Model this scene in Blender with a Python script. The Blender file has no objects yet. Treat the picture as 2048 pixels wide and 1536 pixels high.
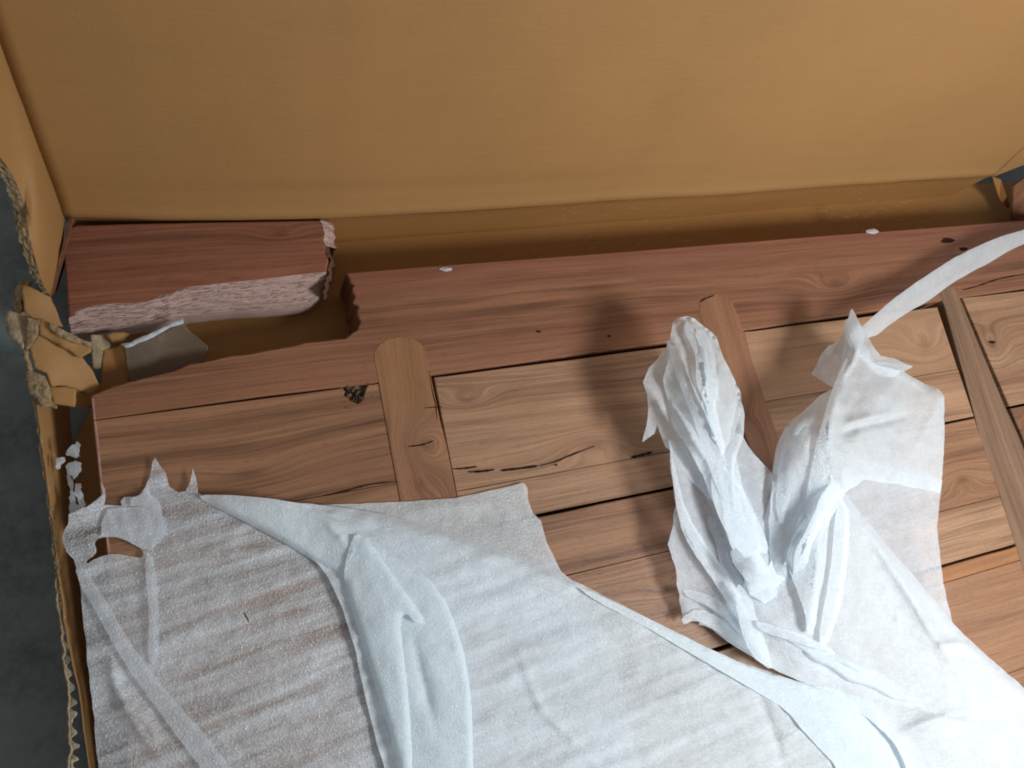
import bpy, bmesh, math, random
import numpy as np
from mathutils import Matrix, Vector
from mathutils.geometry import delaunay_2d_cdt

rng = np.random.RandomState(11)
random.seed(11)
S = bpy.context.scene
COL = S.collection

# ------------------------------------------------------------------ camera
F, H = 1550.0, 0.9          # focal length in pixels of a 2048 wide frame, lens height above the table top
Xc = np.array([4070., -562., F]); Xc /= np.linalg.norm(Xc)
Yc = np.array([-1698., -7738., F]); Yc -= Xc*(Xc@Yc); Yc /= np.linalg.norm(Yc)
Zc = np.cross(Xc, Yc)
if Zc[2] > 0: Zc = -Zc
R = np.array([Xc, Yc, Zc])
cam = bpy.data.cameras.new('camera'); cam_o = bpy.data.objects.new('camera', cam); COL.objects.link(cam_o)
cam.sensor_width = 36; cam.lens = 36*F/2048; cam.clip_start = .01; cam.clip_end = 50
M = Matrix(((R[0, 0], -R[0, 1], -R[0, 2], 0), (R[1, 0], -R[1, 1], -R[1, 2], 0), (R[2, 0], -R[2, 1], -R[2, 2], H), (0, 0, 0, 1)))
cam_o.matrix_world = M
S.camera = cam_o

# ------------------------------------------------------------------ world and lamps
W = bpy.data.worlds.new('World'); S.world = W; W.use_nodes = True
bg = W.node_tree.nodes['Background']
bg.inputs[0].default_value = (1.0, .975, .94, 1); bg.inputs[1].default_value = .25


def area(name, loc, target, size, power, color):
    l = bpy.data.lights.new(name, 'AREA'); l.shape = 'DISK'; l.size = size; l.energy = power; l.color = color
    o = bpy.data.objects.new(name, l); COL.objects.link(o)
    o.location = loc
    o.rotation_euler = (Vector(target)-Vector(loc)).to_track_quat('-Z', 'Y').to_euler()
    return o


area('work_lamp', (1.13, -.52, .95), (.45, .12, 0), .40, 16.2, (.95, .985, 1.0))
S.view_settings.view_transform = 'Standard'; S.view_settings.look = 'None'
S.cycles.filter_width = 1.9; S.view_settings.exposure = .1; S.view_settings.gamma = 1


# ------------------------------------------------------------------ geometry helpers
def P(u, v, z=0.):
    """point of the plane at height z seen at photo position u, v"""
    d = R @ np.array([u-1024., v-768., F]); t = (z-H)/d[2]
    return np.array([0, 0, H])+t*d


def PP(uvz):
    uvz = np.asarray(uvz, float)
    d = np.stack([uvz[:, 0]-1024, uvz[:, 1]-768, np.full(len(uvz), F)], 1) @ R.T
    t = (uvz[:, 2]-H)/d[:, 2]
    return np.array([0, 0, H])+t[:, None]*d


def Px(u, v, x):
    d = R @ np.array([u-1024., v-768., F])
    return np.array([0, 0, H])+d*x/d[0]


def hash2(ix, iy, seed):
    h = (ix.astype(np.int64)*374761393+iy.astype(np.int64)*668265263+seed*144665) & 0x7fffffff
    h = ((h ^ (h >> 13))*1274126177) & 0x7fffffff
    return ((h ^ (h >> 16)) & 0xffff)/65535.0


def noise(x, y, seed=0):
    x = np.asarray(x, float); y = np.asarray(y, float)
    ix = np.floor(x); iy = np.floor(y); fx = x-ix; fy = y-iy
    fx = fx*fx*fx*(fx*(fx*6-15)+10); fy = fy*fy*fy*(fy*(fy*6-15)+10)
    a = hash2(ix, iy, seed); b = hash2(ix+1, iy, seed); c = hash2(ix, iy+1, seed); d = hash2(ix+1, iy+1, seed)
    return (a*(1-fx)+b*fx)*(1-fy)+(c*(1-fx)+d*fx)*fy-.5


def fbm(x, y, seed=0, n=3):
    s = 0; a = 1
    for k in range(n):
        s = s+a*noise(x, y, seed+k*17); x = x*2.03; y = y*2.03; a *= .5
    return s


def tri(t): return np.abs((t % 1.0)-.5)*2          # 0..1 triangle wave


def dist_line(pts, line):
    pts = np.asarray(pts, float); line = np.asarray(line, float)
    best = np.full(len(pts), 1e9)
    for a, b in zip(line[:-1], line[1:]):
        d = b-a; L = d@d+1e-9
        t = np.clip(((pts-a)@d)/L, 0, 1)
        q = a+t[:, None]*d
        best = np.minimum(best, np.hypot(*(pts-q).T))
    return best


def inside(pts, poly):
    pts = np.asarray(pts, float); poly = np.asarray(poly, float)
    x, y = pts.T; r = np.zeros(len(pts), bool)
    j = len(poly)-1
    for i in range(len(poly)):
        xi, yi = poly[i]; xj, yj = poly[j]
        c = ((yi > y) != (yj > y)) & (x < (xj-xi)*(y-yi)/(yj-yi+1e-12)+xi)
        r ^= c; j = i
    return r


def densify(line, step, closed=True):
    line = [np.array(p, float) for p in line]; out = []
    n = len(line); rngn = range(n if closed else n-1)
    for i in rngn:
        a, b = line[i], line[(i+1) % n]
        k = max(1, int(np.hypot(*(b-a)[:2])/step))
        for j in range(k): out.append(a+(b-a)*j/k)
    if not closed: out.append(line[-1])
    return np.array(out)


def smooth_line(line, it=2, closed=False):
    """Chaikin corner cutting"""
    line = [np.array(p, float) for p in line]
    for _ in range(it):
        out = [] if closed else [line[0]]
        n = len(line)
        for i in range(n if closed else n-1):
            a, b = line[i], line[(i+1) % n]
            out += [a*.75+b*.25, a*.25+b*.75]
        if not closed: out.append(line[-1])
        line = out
    return np.array(line)


def link(name, verts, faces, mat, parent=None, smooth=False, uv=None):
    me = bpy.data.meshes.new(name)
    off = np.array(parent.location) if parent is not None else np.zeros(3)
    if parent is not None and parent.parent is not None: off = off+np.array(parent.parent.location)
    me.from_pydata([tuple(np.asarray(v)-off) for v in verts], [], [tuple(int(i) for i in f) for f in faces])
    me.materials.append(mat)
    me.update()
    if smooth:
        me.polygons.foreach_set('use_smooth', [True]*len(me.polygons))
    o = bpy.data.objects.new(name, me); COL.objects.link(o)
    if parent is not None: o.parent = parent
    return o


def fix_normals(o):
    bm = bmesh.new(); bm.from_mesh(o.data)
    bmesh.ops.recalc_face_normals(bm, faces=bm.faces); bm.to_mesh(o.data); bm.free()
    return o


def tag(o, label, cat, group=None, kind=None):
    o['label'] = label
    if cat: o['category'] = cat
    if group: o['group'] = group
    if kind: o['kind'] = kind
    return o


def empty(name, loc, label, cat, group=None):
    o = bpy.data.objects.new(name, None); COL.objects.link(o); o.location = loc; o.empty_display_size = .05
    return tag(o, label, cat, group)


def inset(poly, d):
    n = len(poly); out = []
    area2 = sum(poly[i][0]*poly[(i+1) % n][1]-poly[(i+1) % n][0]*poly[i][1] for i in range(n))
    sg = 1 if area2 > 0 else -1
    for i in range(n):
        a, b, c = poly[i-1], poly[i], poly[(i+1) % n]
        e1 = (b-a)/(np.linalg.norm(b-a)+1e-12); e2 = (c-b)/(np.linalg.norm(c-b)+1e-12)
        n1 = np.array([-e1[1], e1[0]])*sg; n2 = np.array([-e2[1], e2[0]])*sg
        m = n1+n2; L = max(.5, 1+n1@n2)
        out.append(b+m*d/L)
    return out


def prism(name, poly, top, bot, mat, parent=None, bevel=.0008, tilt=(0, 0)):
    """board: outline in world x, y; eased upper edge"""
    poly = [np.array(p[:2], float) for p in poly]
    a2 = sum(poly[i][0]*poly[(i+1) % len(poly)][1]-poly[(i+1) % len(poly)][0]*poly[i][1] for i in range(len(poly)))
    if a2 < 0: poly = poly[::-1]
    n = len(poly); ins = inset(poly, bevel); c = np.mean(poly, 0)
    z = lambda p: top+tilt[0]*(p[0]-c[0])+tilt[1]*(p[1]-c[1])
    v = [(p[0], p[1], bot) for p in poly]+[(p[0], p[1], z(p)-bevel) for p in poly]+[(p[0], p[1], z(p)) for p in ins]
    f = [tuple(range(n))[::-1], tuple(range(2*n, 3*n))]
    for r in (0, 1):
        for i in range(n):
            j = (i+1) % n
            f.append((r*n+i, r*n+j, (r+1)*n+j, (r+1)*n+i))
    return link(name, v, f, mat, parent)


def loft(name, rows, mat, parent=None, thick=0, smooth=True):
    """surface through rows of world points (all rows the same length)"""
    rows = np.asarray(rows, float); a, b, _ = rows.shape
    v = rows.reshape(-1, 3); f = []
    for i in range(a-1):
        for j in range(b-1):
            f.append((i*b+j, i*b+j+1, (i+1)*b+j+1, (i+1)*b+j))
    o = link(name, v, f, mat, parent, smooth)
    if thick:
        m = o.modifiers.new('thickness', 'SOLIDIFY'); m.thickness = abs(thick); m.offset = 1 if thick > 0 else -1
    return o


# ------------------------------------------------------------------ materials
class NT:
    def __init__(s, name):
        s.m = bpy.data.materials.new(name); s.m.use_nodes = True; s.t = s.m.node_tree
        s.t.nodes.clear(); s.out = s.n('ShaderNodeOutputMaterial')

    def n(s, typ, **kw):
        nd = s.t.nodes.new(typ)
        for k, v in kw.items(): setattr(nd, k, v)
        return nd

    def set(s, sock, val):
        if isinstance(val, bpy.types.NodeSocket): s.t.links.new(val, sock)
        elif val is not None: sock.default_value = val

    def math(s, op, a, b=None, c=None, clamp=False):
        nd = s.n('ShaderNodeMath', operation=op, use_clamp=clamp)
        for i, x in enumerate((a, b, c)):
            if x is not None: s.set(nd.inputs[i], x)
        return nd.outputs[0]

    def pos(s): return s.n('ShaderNodeNewGeometry').outputs['Position']

    def xyz(s, v):
        nd = s.n('ShaderNodeSeparateXYZ'); s.set(nd.inputs[0], v); return nd.outputs

    def vec(s, x, y, z):
        nd = s.n('ShaderNodeCombineXYZ')
        for i, q in enumerate((x, y, z)): s.set(nd.inputs[i], q)
        return nd.outputs[0]

    def mapping(s, v, scale=(1, 1, 1), loc=(0, 0, 0), rot=(0, 0, 0)):
        nd = s.n('ShaderNodeMapping'); s.set(nd.inputs[0], v)
        nd.inputs['Location'].default_value = loc; nd.inputs['Rotation'].default_value = rot; nd.inputs['Scale'].default_value = scale
        return nd.outputs[0]

    def noise(s, v, scale=1, detail=3, rough=.55, dim='3D', w=None, dist=0):
        nd = s.n('ShaderNodeTexNoise', noise_dimensions=dim)
        if dim != '1D': s.set(nd.inputs['Vector'], v)
        if w is not None: s.set(nd.inputs['W'], w)
        nd.inputs['Scale'].default_value = scale; nd.inputs['Detail'].default_value = detail
        nd.inputs['Roughness'].default_value = rough; nd.inputs['Distortion'].default_value = dist
        return nd.outputs[0]

    def ramp(s, f, stops):
        nd = s.n('ShaderNodeValToRGB'); s.set(nd.inputs[0], f)
        e = nd.color_ramp.elements
        while len(e) < len(stops): e.new(.5)
        for q, (p, c) in zip(e, stops):
            q.position = p; q.color = (*c, 1) if not np.isscalar(c) else (c, c, c, 1)
        return nd.outputs[0]

    def mix(s, f, a, b, mode='MIX'):
        nd = s.n('ShaderNodeMix', data_type='RGBA', blend_type=mode)
        s.set(nd.inputs[0], f)
        for i, q in ((6, a), (7, b)):
            s.set(nd.inputs[i], (*q, 1) if isinstance(q, tuple) and len(q) == 3 else q)
        return nd.outputs[2]

    def bump(s, h, dist, strength=1):
        nd = s.n('ShaderNodeBump'); s.set(nd.inputs['Height'], h)
        nd.inputs['Distance'].default_value = dist; nd.inputs['Strength'].default_value = strength
        return nd.outputs[0]

    def bsdf(s, col, rough, spec=.4, normal=None):
        nd = s.n('ShaderNodeBsdfPrincipled'); s.set(nd.inputs['Base Color'], (*col, 1) if isinstance(col, tuple) else col)
        s.set(nd.inputs['Roughness'], rough); nd.inputs['Specular IOR Level'].default_value = spec
        if normal is not None: s.set(nd.inputs['Normal'], normal)
        return nd.outputs[0]

    def done(s, sh):
        s.t.links.new(sh, s.out.inputs[0]); return s.m


def mul(c, k): return tuple(x*k for x in c)


def wood(name, light, dark, seed, knots=(), along_y=False, contrast=1.0, freq=1.0, slope=0.0, extra=None, spots=()):
    """sheesham or acacia like boards: grain = level lines of a field that bulges round each knot"""
    s = NT(name); p = s.pos(); x, y, z = s.xyz(p)
    if along_y: x, y = y, x
    if slope: y = s.math('SUBTRACT', y, s.math('MULTIPLY', x, slope))
    q = s.vec(x, y, z)
    warp = s.noise(s.mapping(q, (1.5, 5, 5), (seed*1.7, seed*.9, 0)), 1, 2)
    warp2 = s.noise(s.mapping(q, (5, 26, 26), (seed*.7, seed*2.3, 3)), 1, 2)
    fld = s.math('ADD', y, s.math('MULTIPLY', s.math('SUBTRACT', warp, .5), .036))
    fld = s.math('ADD', fld, s.math('MULTIPLY', s.math('SUBTRACT', warp2, .5), .007))
    near = None
    for (kx, ky, rx, ry, amp) in knots:
        if along_y: kx, ky = ky, kx
        if slope: ky = ky-slope*kx
        dx = s.math('DIVIDE', s.math('SUBTRACT', x, kx), rx); dy = s.math('DIVIDE', s.math('SUBTRACT', y, ky), ry)
        r2 = s.math('ADD', s.math('MULTIPLY', dx, dx), s.math('MULTIPLY', dy, dy))
        g = s.math('POWER', 2.718, s.math('MULTIPLY', r2, -1))
        fld = s.math('ADD', fld, s.math('MULTIPLY', g, amp*1.3))
        g2 = s.math('POWER', 2.718, s.math('MULTIPLY', r2, -9))
        near = g2 if near is None else s.math('MAXIMUM', near, g2)
    ring = s.noise(None, 150*freq, 3, .6, '1D', s.math('ADD', fld, seed*3.1))
    broad = s.noise(None, 34*freq, 2, .5, '1D', s.math('ADD', fld, seed*5.7))
    cloud = s.noise(s.mapping(q, (4, 16, 16), (seed, 0, seed)), 1, 3)
    fine = s.noise(s.mapping(s.vec(x, fld, z), (9, 420, 60), (seed, 0, 0)), 1, 2)
    pores = s.noise(s.mapping(s.vec(x, fld, z), (70, 1500, 300), (0, seed, 0)), 1, 1)
    m = s.math('ADD', s.math('MULTIPLY', ring, .30), s.math('MULTIPLY', broad, .42))
    m = s.math('ADD', m, s.math('MULTIPLY', cloud, .38)); m = s.math('ADD', m, s.math('MULTIPLY', fine, .46))
    m = s.math('SUBTRACT', m, .28)
    k = .215/contrast
    f = s.n('ShaderNodeMapRange', clamp=True); s.set(f.inputs[0], m)
    f.inputs[1].default_value = .5-k; f.inputs[2].default_value = .5+k*.9
    f = f.outputs[0]
    mid = tuple((a*.55+b*.45) for a, b in zip(light, dark))
    col = s.ramp(f, [(0, dark), (.38, mid), (.72, light), (1, mul(light, 1.15))])
    hue = s.noise(s.mapping(q, (5, 22, 22), (seed*4, seed, 9)), 1, 2)
    col = s.mix(s.math('MULTIPLY', s.math('SUBTRACT', hue, .4, clamp=True), 1.1), col, (light[0]*.92, light[1]*.76, light[2]*.72), 'MIX')
    stk = s.noise(s.mapping(s.vec(x, fld, z), (1.6, 75, 20), (seed*2.2, seed, 4)), 1, 3, .6)
    patch = s.noise(s.mapping(q, (3.5, 11, 11), (seed, seed*3, 1)), 1, 2)
    sk = s.math('MULTIPLY', s.ramp(stk, [(.52, 0), (.66, 1)]), s.ramp(patch, [(.40, .15), (.62, 1)]))
    col = s.mix(s.math('MULTIPLY', sk, .5), col, mul(dark, .72))
    pm = s.ramp(pores, [(.0, 1), (.30, 1), (.36, 0), (1, 0)])
    col = s.mix(s.math('MULTIPLY', pm, .45), col, mul(dark, .55))
    if near is not None:
        col = s.mix(s.math('MULTIPLY', near, .5), col, mul(dark, .75))
    if extra: col = extra(s, col, x, y, q)
    h = s.math('ADD', s.math('MULTIPLY', ring, .6), s.math('MULTIPLY', fine, .6))
    nrm = s.bump(s.math('SUBTRACT', h, s.math('MULTIPLY', pm, .3)), .0006, .55)
    rough = s.math('ADD', .34, s.math('MULTIPLY', fine, .26))
    return s.done(s.bsdf(col, rough, .32, nrm))


def fracture(name, light, dark):
    s = NT(name); p = s.pos()
    a = s.noise(s.mapping(p, (9, 260, 260)), 1, 4, .65); b = s.noise(s.mapping(p, (60, 300, 500)), 1, 3, .6)
    c = s.noise(p, 26, 3)
    f = s.math('ADD', s.math('MULTIPLY', a, .5), s.math('ADD', s.math('MULTIPLY', b, .3), s.math('MULTIPLY', c, .3)))
    col = s.ramp(f, [(.36, dark), (.52, mul(light, .8)), (.70, light)])
    return s.done(s.bsdf(col, .75, .25, s.bump(s.math('ADD', f, s.math('MULTIPLY', a, .8)), .0045, 1)))


def card(name, base, flute_axis=None, flute=0.0, fibre=1.0, scuffs=False, pale=False):
    s = NT(name); p = s.pos()
    c1 = s.noise(p, 5, 4, .6); c2 = s.noise(s.mapping(p, (40, 240, 240)), 1, 3, .6); c3 = s.noise(p, 650, 2, .6)
    c4 = s.noise(s.mapping(p, (3.0, 60, 60)), 1, 3, .6)
    f = s.math('ADD', s.math('MULTIPLY', c1, .38), s.math('ADD', s.math('MULTIPLY', c2, .10*fibre), s.math('MULTIPLY', c3, .28*fibre)))
    f = s.math('ADD', f, s.math('MULTIPLY', s.math('SUBTRACT', c4, .5), .08))
    col = s.ramp(f, [(.16, mul(base, .84)), (.385, base), (.62, (base[0]*1.14, base[1]*1.13, base[2]*1.10))])
    if scuffs:
        v = s.noise(s.mapping(p, (30, 30, 30)), 1, 4, .7); w = s.noise(s.mapping(p, (4, 9, 9), (3, 1, 0)), 1, 1)
        mk = s.math('MULTIPLY', s.ramp(v, [(.69, 0), (.74, 1)]), s.ramp(w, [(.42, 0), (.6, 1)]))
        col = s.mix(s.math('MULTIPLY', mk, .5), col, (base[0]*.55, base[1]*.45, base[2]*.4))
    if pale:
        v = s.noise(s.mapping(p, (45, 160, 160)), 1, 4, .7); w = s.noise(s.mapping(p, (3.2, 6, 6), (1.3, 0, 0)), 1, 1)
        mk = s.math('MULTIPLY', s.ramp(v, [(.60, 0), (.68, 1)]), s.ramp(w, [(.52, 0), (.62, 1)]))
        col = s.mix(s.math('MULTIPLY', mk, .5), col, (.52, .43, .30))
    zz = s.xyz(p)[2]
    hh = s.math('ADD', s.math('MULTIPLY', c2, .4), s.math('MULTIPLY', c3, .35))
    hh = s.math('ADD', hh, s.math('MULTIPLY', c4, .12))
    hh = s.math('ADD', hh, s.math('MULTIPLY', s.math('SINE', s.math('MULTIPLY_ADD', c1, 3.0, s.math('MULTIPLY', zz, 900))), .022))
    nrm = s.bump(hh, .0014, .5)
    return s.done(s.bsdf(col, .62, .28, nrm))


def foam(name, clear, tint=(.86, .915, .94), streak=.0, spark=.0, slope=.12, grain=.45, trans=.28):
    """thin expanded polyethylene sheet: partly see-through, milky, faintly shiny cells"""
    s = NT(name); p = s.pos()
    x, y, z = s.xyz(p)
    cells = s.noise(p, 420, 2, .6)
    mott = s.noise(p, 60, 3, .6)
    q = s.vec(x, s.math('SUBTRACT', y, s.math('MULTIPLY', x, slope)), z)
    st = s.noise(s.mapping(q, (5, 60, 20)), 1, 4, .6)
    lw = s.n('ShaderNodeLayerWeight'); lw.inputs[0].default_value = .35
    t = s.math('MULTIPLY_ADD', s.math('SUBTRACT', cells, .5), grain, clear)
    t = s.math('MULTIPLY_ADD', s.math('SUBTRACT', mott, .5), .35, t)
    if streak: t = s.math('MULTIPLY_ADD', s.math('SUBTRACT', st, .5), streak, t)
    t = s.math('MULTIPLY', t, s.math('SUBTRACT', 1, s.math('MULTIPLY', lw.outputs['Facing'], .75)), clamp=True)
    nrm = s.bump(s.math('ADD', cells, s.math('MULTIPLY', mott, 1.2)),   .0008, .25)
    d = s.n('ShaderNodeBsdfDiffuse'); d.inputs[0].default_value = (*tint, 1); s.set(d.inputs['Normal'], nrm)
    tr = s.n('ShaderNodeBsdfTranslucent'); tr.inputs[0].default_value = (*tint, 1)
    g = s.n('ShaderNodeBsdfGlossy'); g.inputs['Roughness'].default_value = .42; g.inputs[0].default_value = (1, 1, 1, 1); s.set(g.inputs['Normal'], s.bump(cells, .003, .8))
    tp = s.n('ShaderNodeBsdfTransparent'); tp.inputs[0].default_value = (.96, .97, .98, 1)

    def mx(f, a, b):
        nd = s.n('ShaderNodeMixShader'); s.set(nd.inputs[0], f); s.t.links.new(a, nd.inputs[1]); s.t.links.new(b, nd.inputs[2]); return nd.outputs[0]
    body = mx(trans, d.outputs[0], tr.outputs[0])
    sh = mx(t, body, tp.outputs[0])
    fr = s.math('MULTIPLY_ADD', s.ramp(cells, [(.5, 0), (.75, 1)]), .07+spark, .09)
    sh = mx(fr, sh, g.outputs[0])
    return s.done(sh)


def concrete():
    s = NT('concrete'); p = s.pos()
    a = s.noise(p, 7, 5, .65); b = s.noise(p, 90, 4, .7); c = s.noise(s.mapping(p, (3, 14, 3)), 1, 3)
    f = s.math('ADD', s.math('MULTIPLY', a, .6), s.math('ADD', s.math('MULTIPLY', b, .25), s.math('MULTIPLY', c, .2)))
    col = s.ramp(f, [(.36, (.05, .066, .07)), (.52, (.135, .162, .165)), (.75, (.19, .22, .215))])
    return s.done(s.bsdf(col, .6, .35, s.bump(b, .002, .4)))


def plain(name, col, rough=.7, spec=.3, nscale=60, var=.35, bump=.001):
    s = NT(name); p = s.pos(); a = s.noise(p, nscale, 4, .65)
    c = s.ramp(a, [(.3, mul(col, 1-var)), (.5, col), (.72, mul(col, 1+var))])
    return s.done(s.bsdf(c, rough, spec, s.bump(a, bump, .8)))


def tape():
    s = NT('clear_tape'); p = s.pos(); a = s.noise(p, 130, 3)
    b = s.bsdf((.17, .125, .085), .38, .35, s.bump(a, .0008, .5))
    t = s.n('ShaderNodeBsdfTransparent')
    nd = s.n('ShaderNodeMixShader'); s.set(nd.inputs[0], s.math('MULTIPLY_ADD', a, .4, .26))
    s.t.links.new(b, nd.inputs[1]); s.t.links.new(t.outputs[0], nd.inputs[2])
    return s.done(nd.outputs[0])


M_CARD = card('kraft_liner', (.355, .188, .068), scuffs=True)
M_CARD2 = card('kraft_liner_wall', (.335, .160, .048), scuffs=True, pale=True)
M_TORN = plain('torn_paper_fibre', (.30, .215, .125), .9, .1, 170, .55, .004)
M_FLUTE = plain('flute_paper', (.44, .38, .29), .85, .15, 120, .3, .002)
M_KRAFTOUT = plain('outer_liner', (.33, .25, .16), .85, .15, 120, .35, .002)
M_CONC = concrete()
M_SPLIT = fracture('split_wood', (.62, .42, .365), (.36, .20, .165))
M_DARKSPLIT = fracture('dark_split_wood', (.20, .095, .06), (.05, .02, .014))
M_THIN = foam('foam_single', .54, streak=1.7, spark=.20, grain=1.1, tint=(.82, .90, .985), trans=.26)
M_FLAT = foam('foam_flat_corner', .42, streak=.4, spark=.02, grain=.5, tint=(.80, .885, .95), trans=.3)
M_DBL = foam('foam_folded', .22, streak=.9, spark=.06, grain=.45, tint=(.82, .915, .98), trans=.32)
M_BAND = foam('foam_band', .11, streak=.1, grain=.25, tint=(.80, .905, .965), trans=.36)
M_BUNCH = foam('foam_bunched', .24, grain=.3, tint=(.84, .92, .98), trans=.46)
M_PLEAT = foam('foam_pleat', .48, grain=.3, tint=(.87, .94, .99), trans=.46, spark=.06)
M_BODY = foam('foam_body', .13, grain=.3, tint=(.84, .92, .98), trans=.40)
M_HANG = foam('foam_hanging', .42, tint=(.80, .875, .955), streak=.4, trans=.42)
M_SHRED = foam('foam_shred', .38, tint=(.80, .87, .94), trans=.35)
M_VEIL = foam('foam_veil', .62, tint=(.80, .88, .95), trans=.3, grain=.6)
M_TAPE = tape()

# ------------------------------------------------------------------ the ground
conc = link('concrete_floor', [(-4, -4, -.09), (5, -4, -.09), (5, 5, -.09), (-4, 5, -.09)], [(0, 1, 2, 3)], M_CONC)
tag(conc, 'dark grey concrete floor beside the torn carton', None, kind='structure')

# ------------------------------------------------------------------ the table top
T = empty('wooden_table_top', (.6, 0, -.05), 'wooden table top of joined brown boards with its back left corner broken off', 'table top')
LT, DK = (.312, .163, .089), (.118, .051, .026)
PALE, PALED = (.388, .226, .134), (.160, .079, .043)
RED, REDD = (.335, .142, .088), (.175, .064, .036)
ORG, ORGD = (.36, .172, .076), (.20, .082, .032)
GRY, GRYD = (.255, .155, .098), (.13, .073, .042)
TH = -.074
rag = lambda a, b, n, amp: [np.array(a)*(1-t)+np.array(b)*t+np.array([random.uniform(-amp, amp), random.uniform(-amp, amp)]) for t in np.linspace(0, 1, n)[1:-1]]


def pxy(u, v): return P(u, v, 0)[:2]


# back rail with the broken notch; outline runs clockwise from the left
brk = [(182, 790), (225, 772), (300, 752), (345, 742), (378, 728), (415, 722), (455, 712), (500, 707), (545, 698), (590, 690), (612, 684), (640, 682), (668, 678), (690, 676), (703, 668), (716, 655), (719, 640), (712, 628), (716, 614), (707, 604), (710, 592), (703, 580), (705, 570), (697, 560), (692, 545)]
bd = densify([np.array(q, float) for q in brk], 4, False)
bd[2:-1] += np.where((bd[2:-1, :1] > 690), 1, .35)*np.stack([fbm(np.arange(len(bd)-3)*.45, np.zeros(len(bd)-3), 77, 4)*5, fbm(np.arange(len(bd)-3)*.4, np.zeros(len(bd)-3), 78, 3)*2], 1)
rail = [pxy(*q) for q in bd]
rail += [np.array((x, .3575+.0004*math.sin(x*9))) for x in (.25, .4, .55, .7, .9, 1.1, 1.4, 2.3)]
rail += [np.array((2.3, .236)), np.array((1.304, .2335)), np.array((.95, .2265)), np.array((.72, .222)), np.array((.58, .2185)), np.array((.35, .2165)), np.array((.18, .2145)), np.array((.05, .2165)), np.array((-.06, .2150)), np.array((-.126, .2139))]


def rail_extra(s, col, x, y, q):
    n = s.noise(s.mapping(q, (6, 40, 10)), 1, 2)
    b = s.n('ShaderNodeMapRange', clamp=True); s.set(b.inputs[0], s.math('ADD', y, s.math('MULTIPLY', n, .03)))
    b.inputs[1].default_value = .325; b.inputs[2].default_value = .375
    return s.mix(s.math('MULTIPLY', b.outputs[0], .40), col, (.26, .088, .058))


w = lambda u, v: tuple(pxy(u, v))
rail_o = prism('edge_rail', rail, 0, TH, wood('rail_wood', (.285, .132, .073), (.115, .045, .025), 1, [(*w(1672, 570), .055, .018, .020), (*w(1170, 720), .05, .016, -.022), (*w(1030, 790), .03, .012, .012)], extra=rail_extra, contrast=.9), T, .0016)
rail_o['label'] = 'reddish back edge rail with the broken notch'

cells = [
    # x0, x1, list of (y_top, y_bottom, gap above, material args)
    (-.126, .1795, [(.2135, .0925, 'g', (LT, DK, 2, [(.02, .13, .06, .02, .01)])), (.0925, -.05, 't', (LT, DK, 3, [])), (-.05, -.20, 'g', (LT, DK, 4, [])), (-.20, -.36, 't', (PALE, PALED, 5, [])), (-.36, -.6, 'g', (LT, DK, 6, []))]),
    (.2485, .6495, [(.2125, .0700, 'g', (PALE, PALED, 7, [(*w(935, 800), .035, .013, .016), (*w(1190, 890), .055, .022, -.020)])), (.0700, .0245, 't', (PALE, PALED, 8, [])), (.0215, -.0545, 'g', (LT, DK, 9, [])), (-.0545, -.1835, 't', (LT, DK, 10, [(.5, -.10, .04, .015, .012)])), (-.1870, -.34, 'g', (LT, DK, 11, [])), (-.34, -.6, 't', (LT, DK, 12, []))]),
    (.7145, 1.0960, [(.2205, .1150, 'g', (PALE, (.27, .15, .08), 13, [(*w(1850, 690), .042, .030, .030)])), (.1150, .0375, 't', (PALE, PALED, 14, [])), (.0345, -.0900, 'g', (LT, DK, 15, [(*w(1925, 960), .04, .02, -.018)])), (-.0900, -.1630, 't', (PALE, PALED, 16, [])), (-.1662, -.1875, 'g', (ORG, ORGD, 17, [])), (-.1875, -.33, 't', (LT, (.19, .083, .045), 18, [])), (-.33, -.6, 'g', (LT, DK, 19, []))]),
    (1.1810, 2.3, [(.2310, .0420, 'g', (PALE, PALED, 20, [(*w(1985, 690), .030, .030, .034)])), (.0385, -.12, 'g', (LT, (.15, .075, .04), 21, [(*w(2046, 870), .03, .03, .02)])), (-.12, -.6, 't', (LT, DK, 22, []))]),
]
crack_hole = [(684, 774), (690, 783), (687, 790), (697, 797), (705, 803), (716, 807), (726, 799), (729, 786), (733, 775), (737, 769)]
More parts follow.
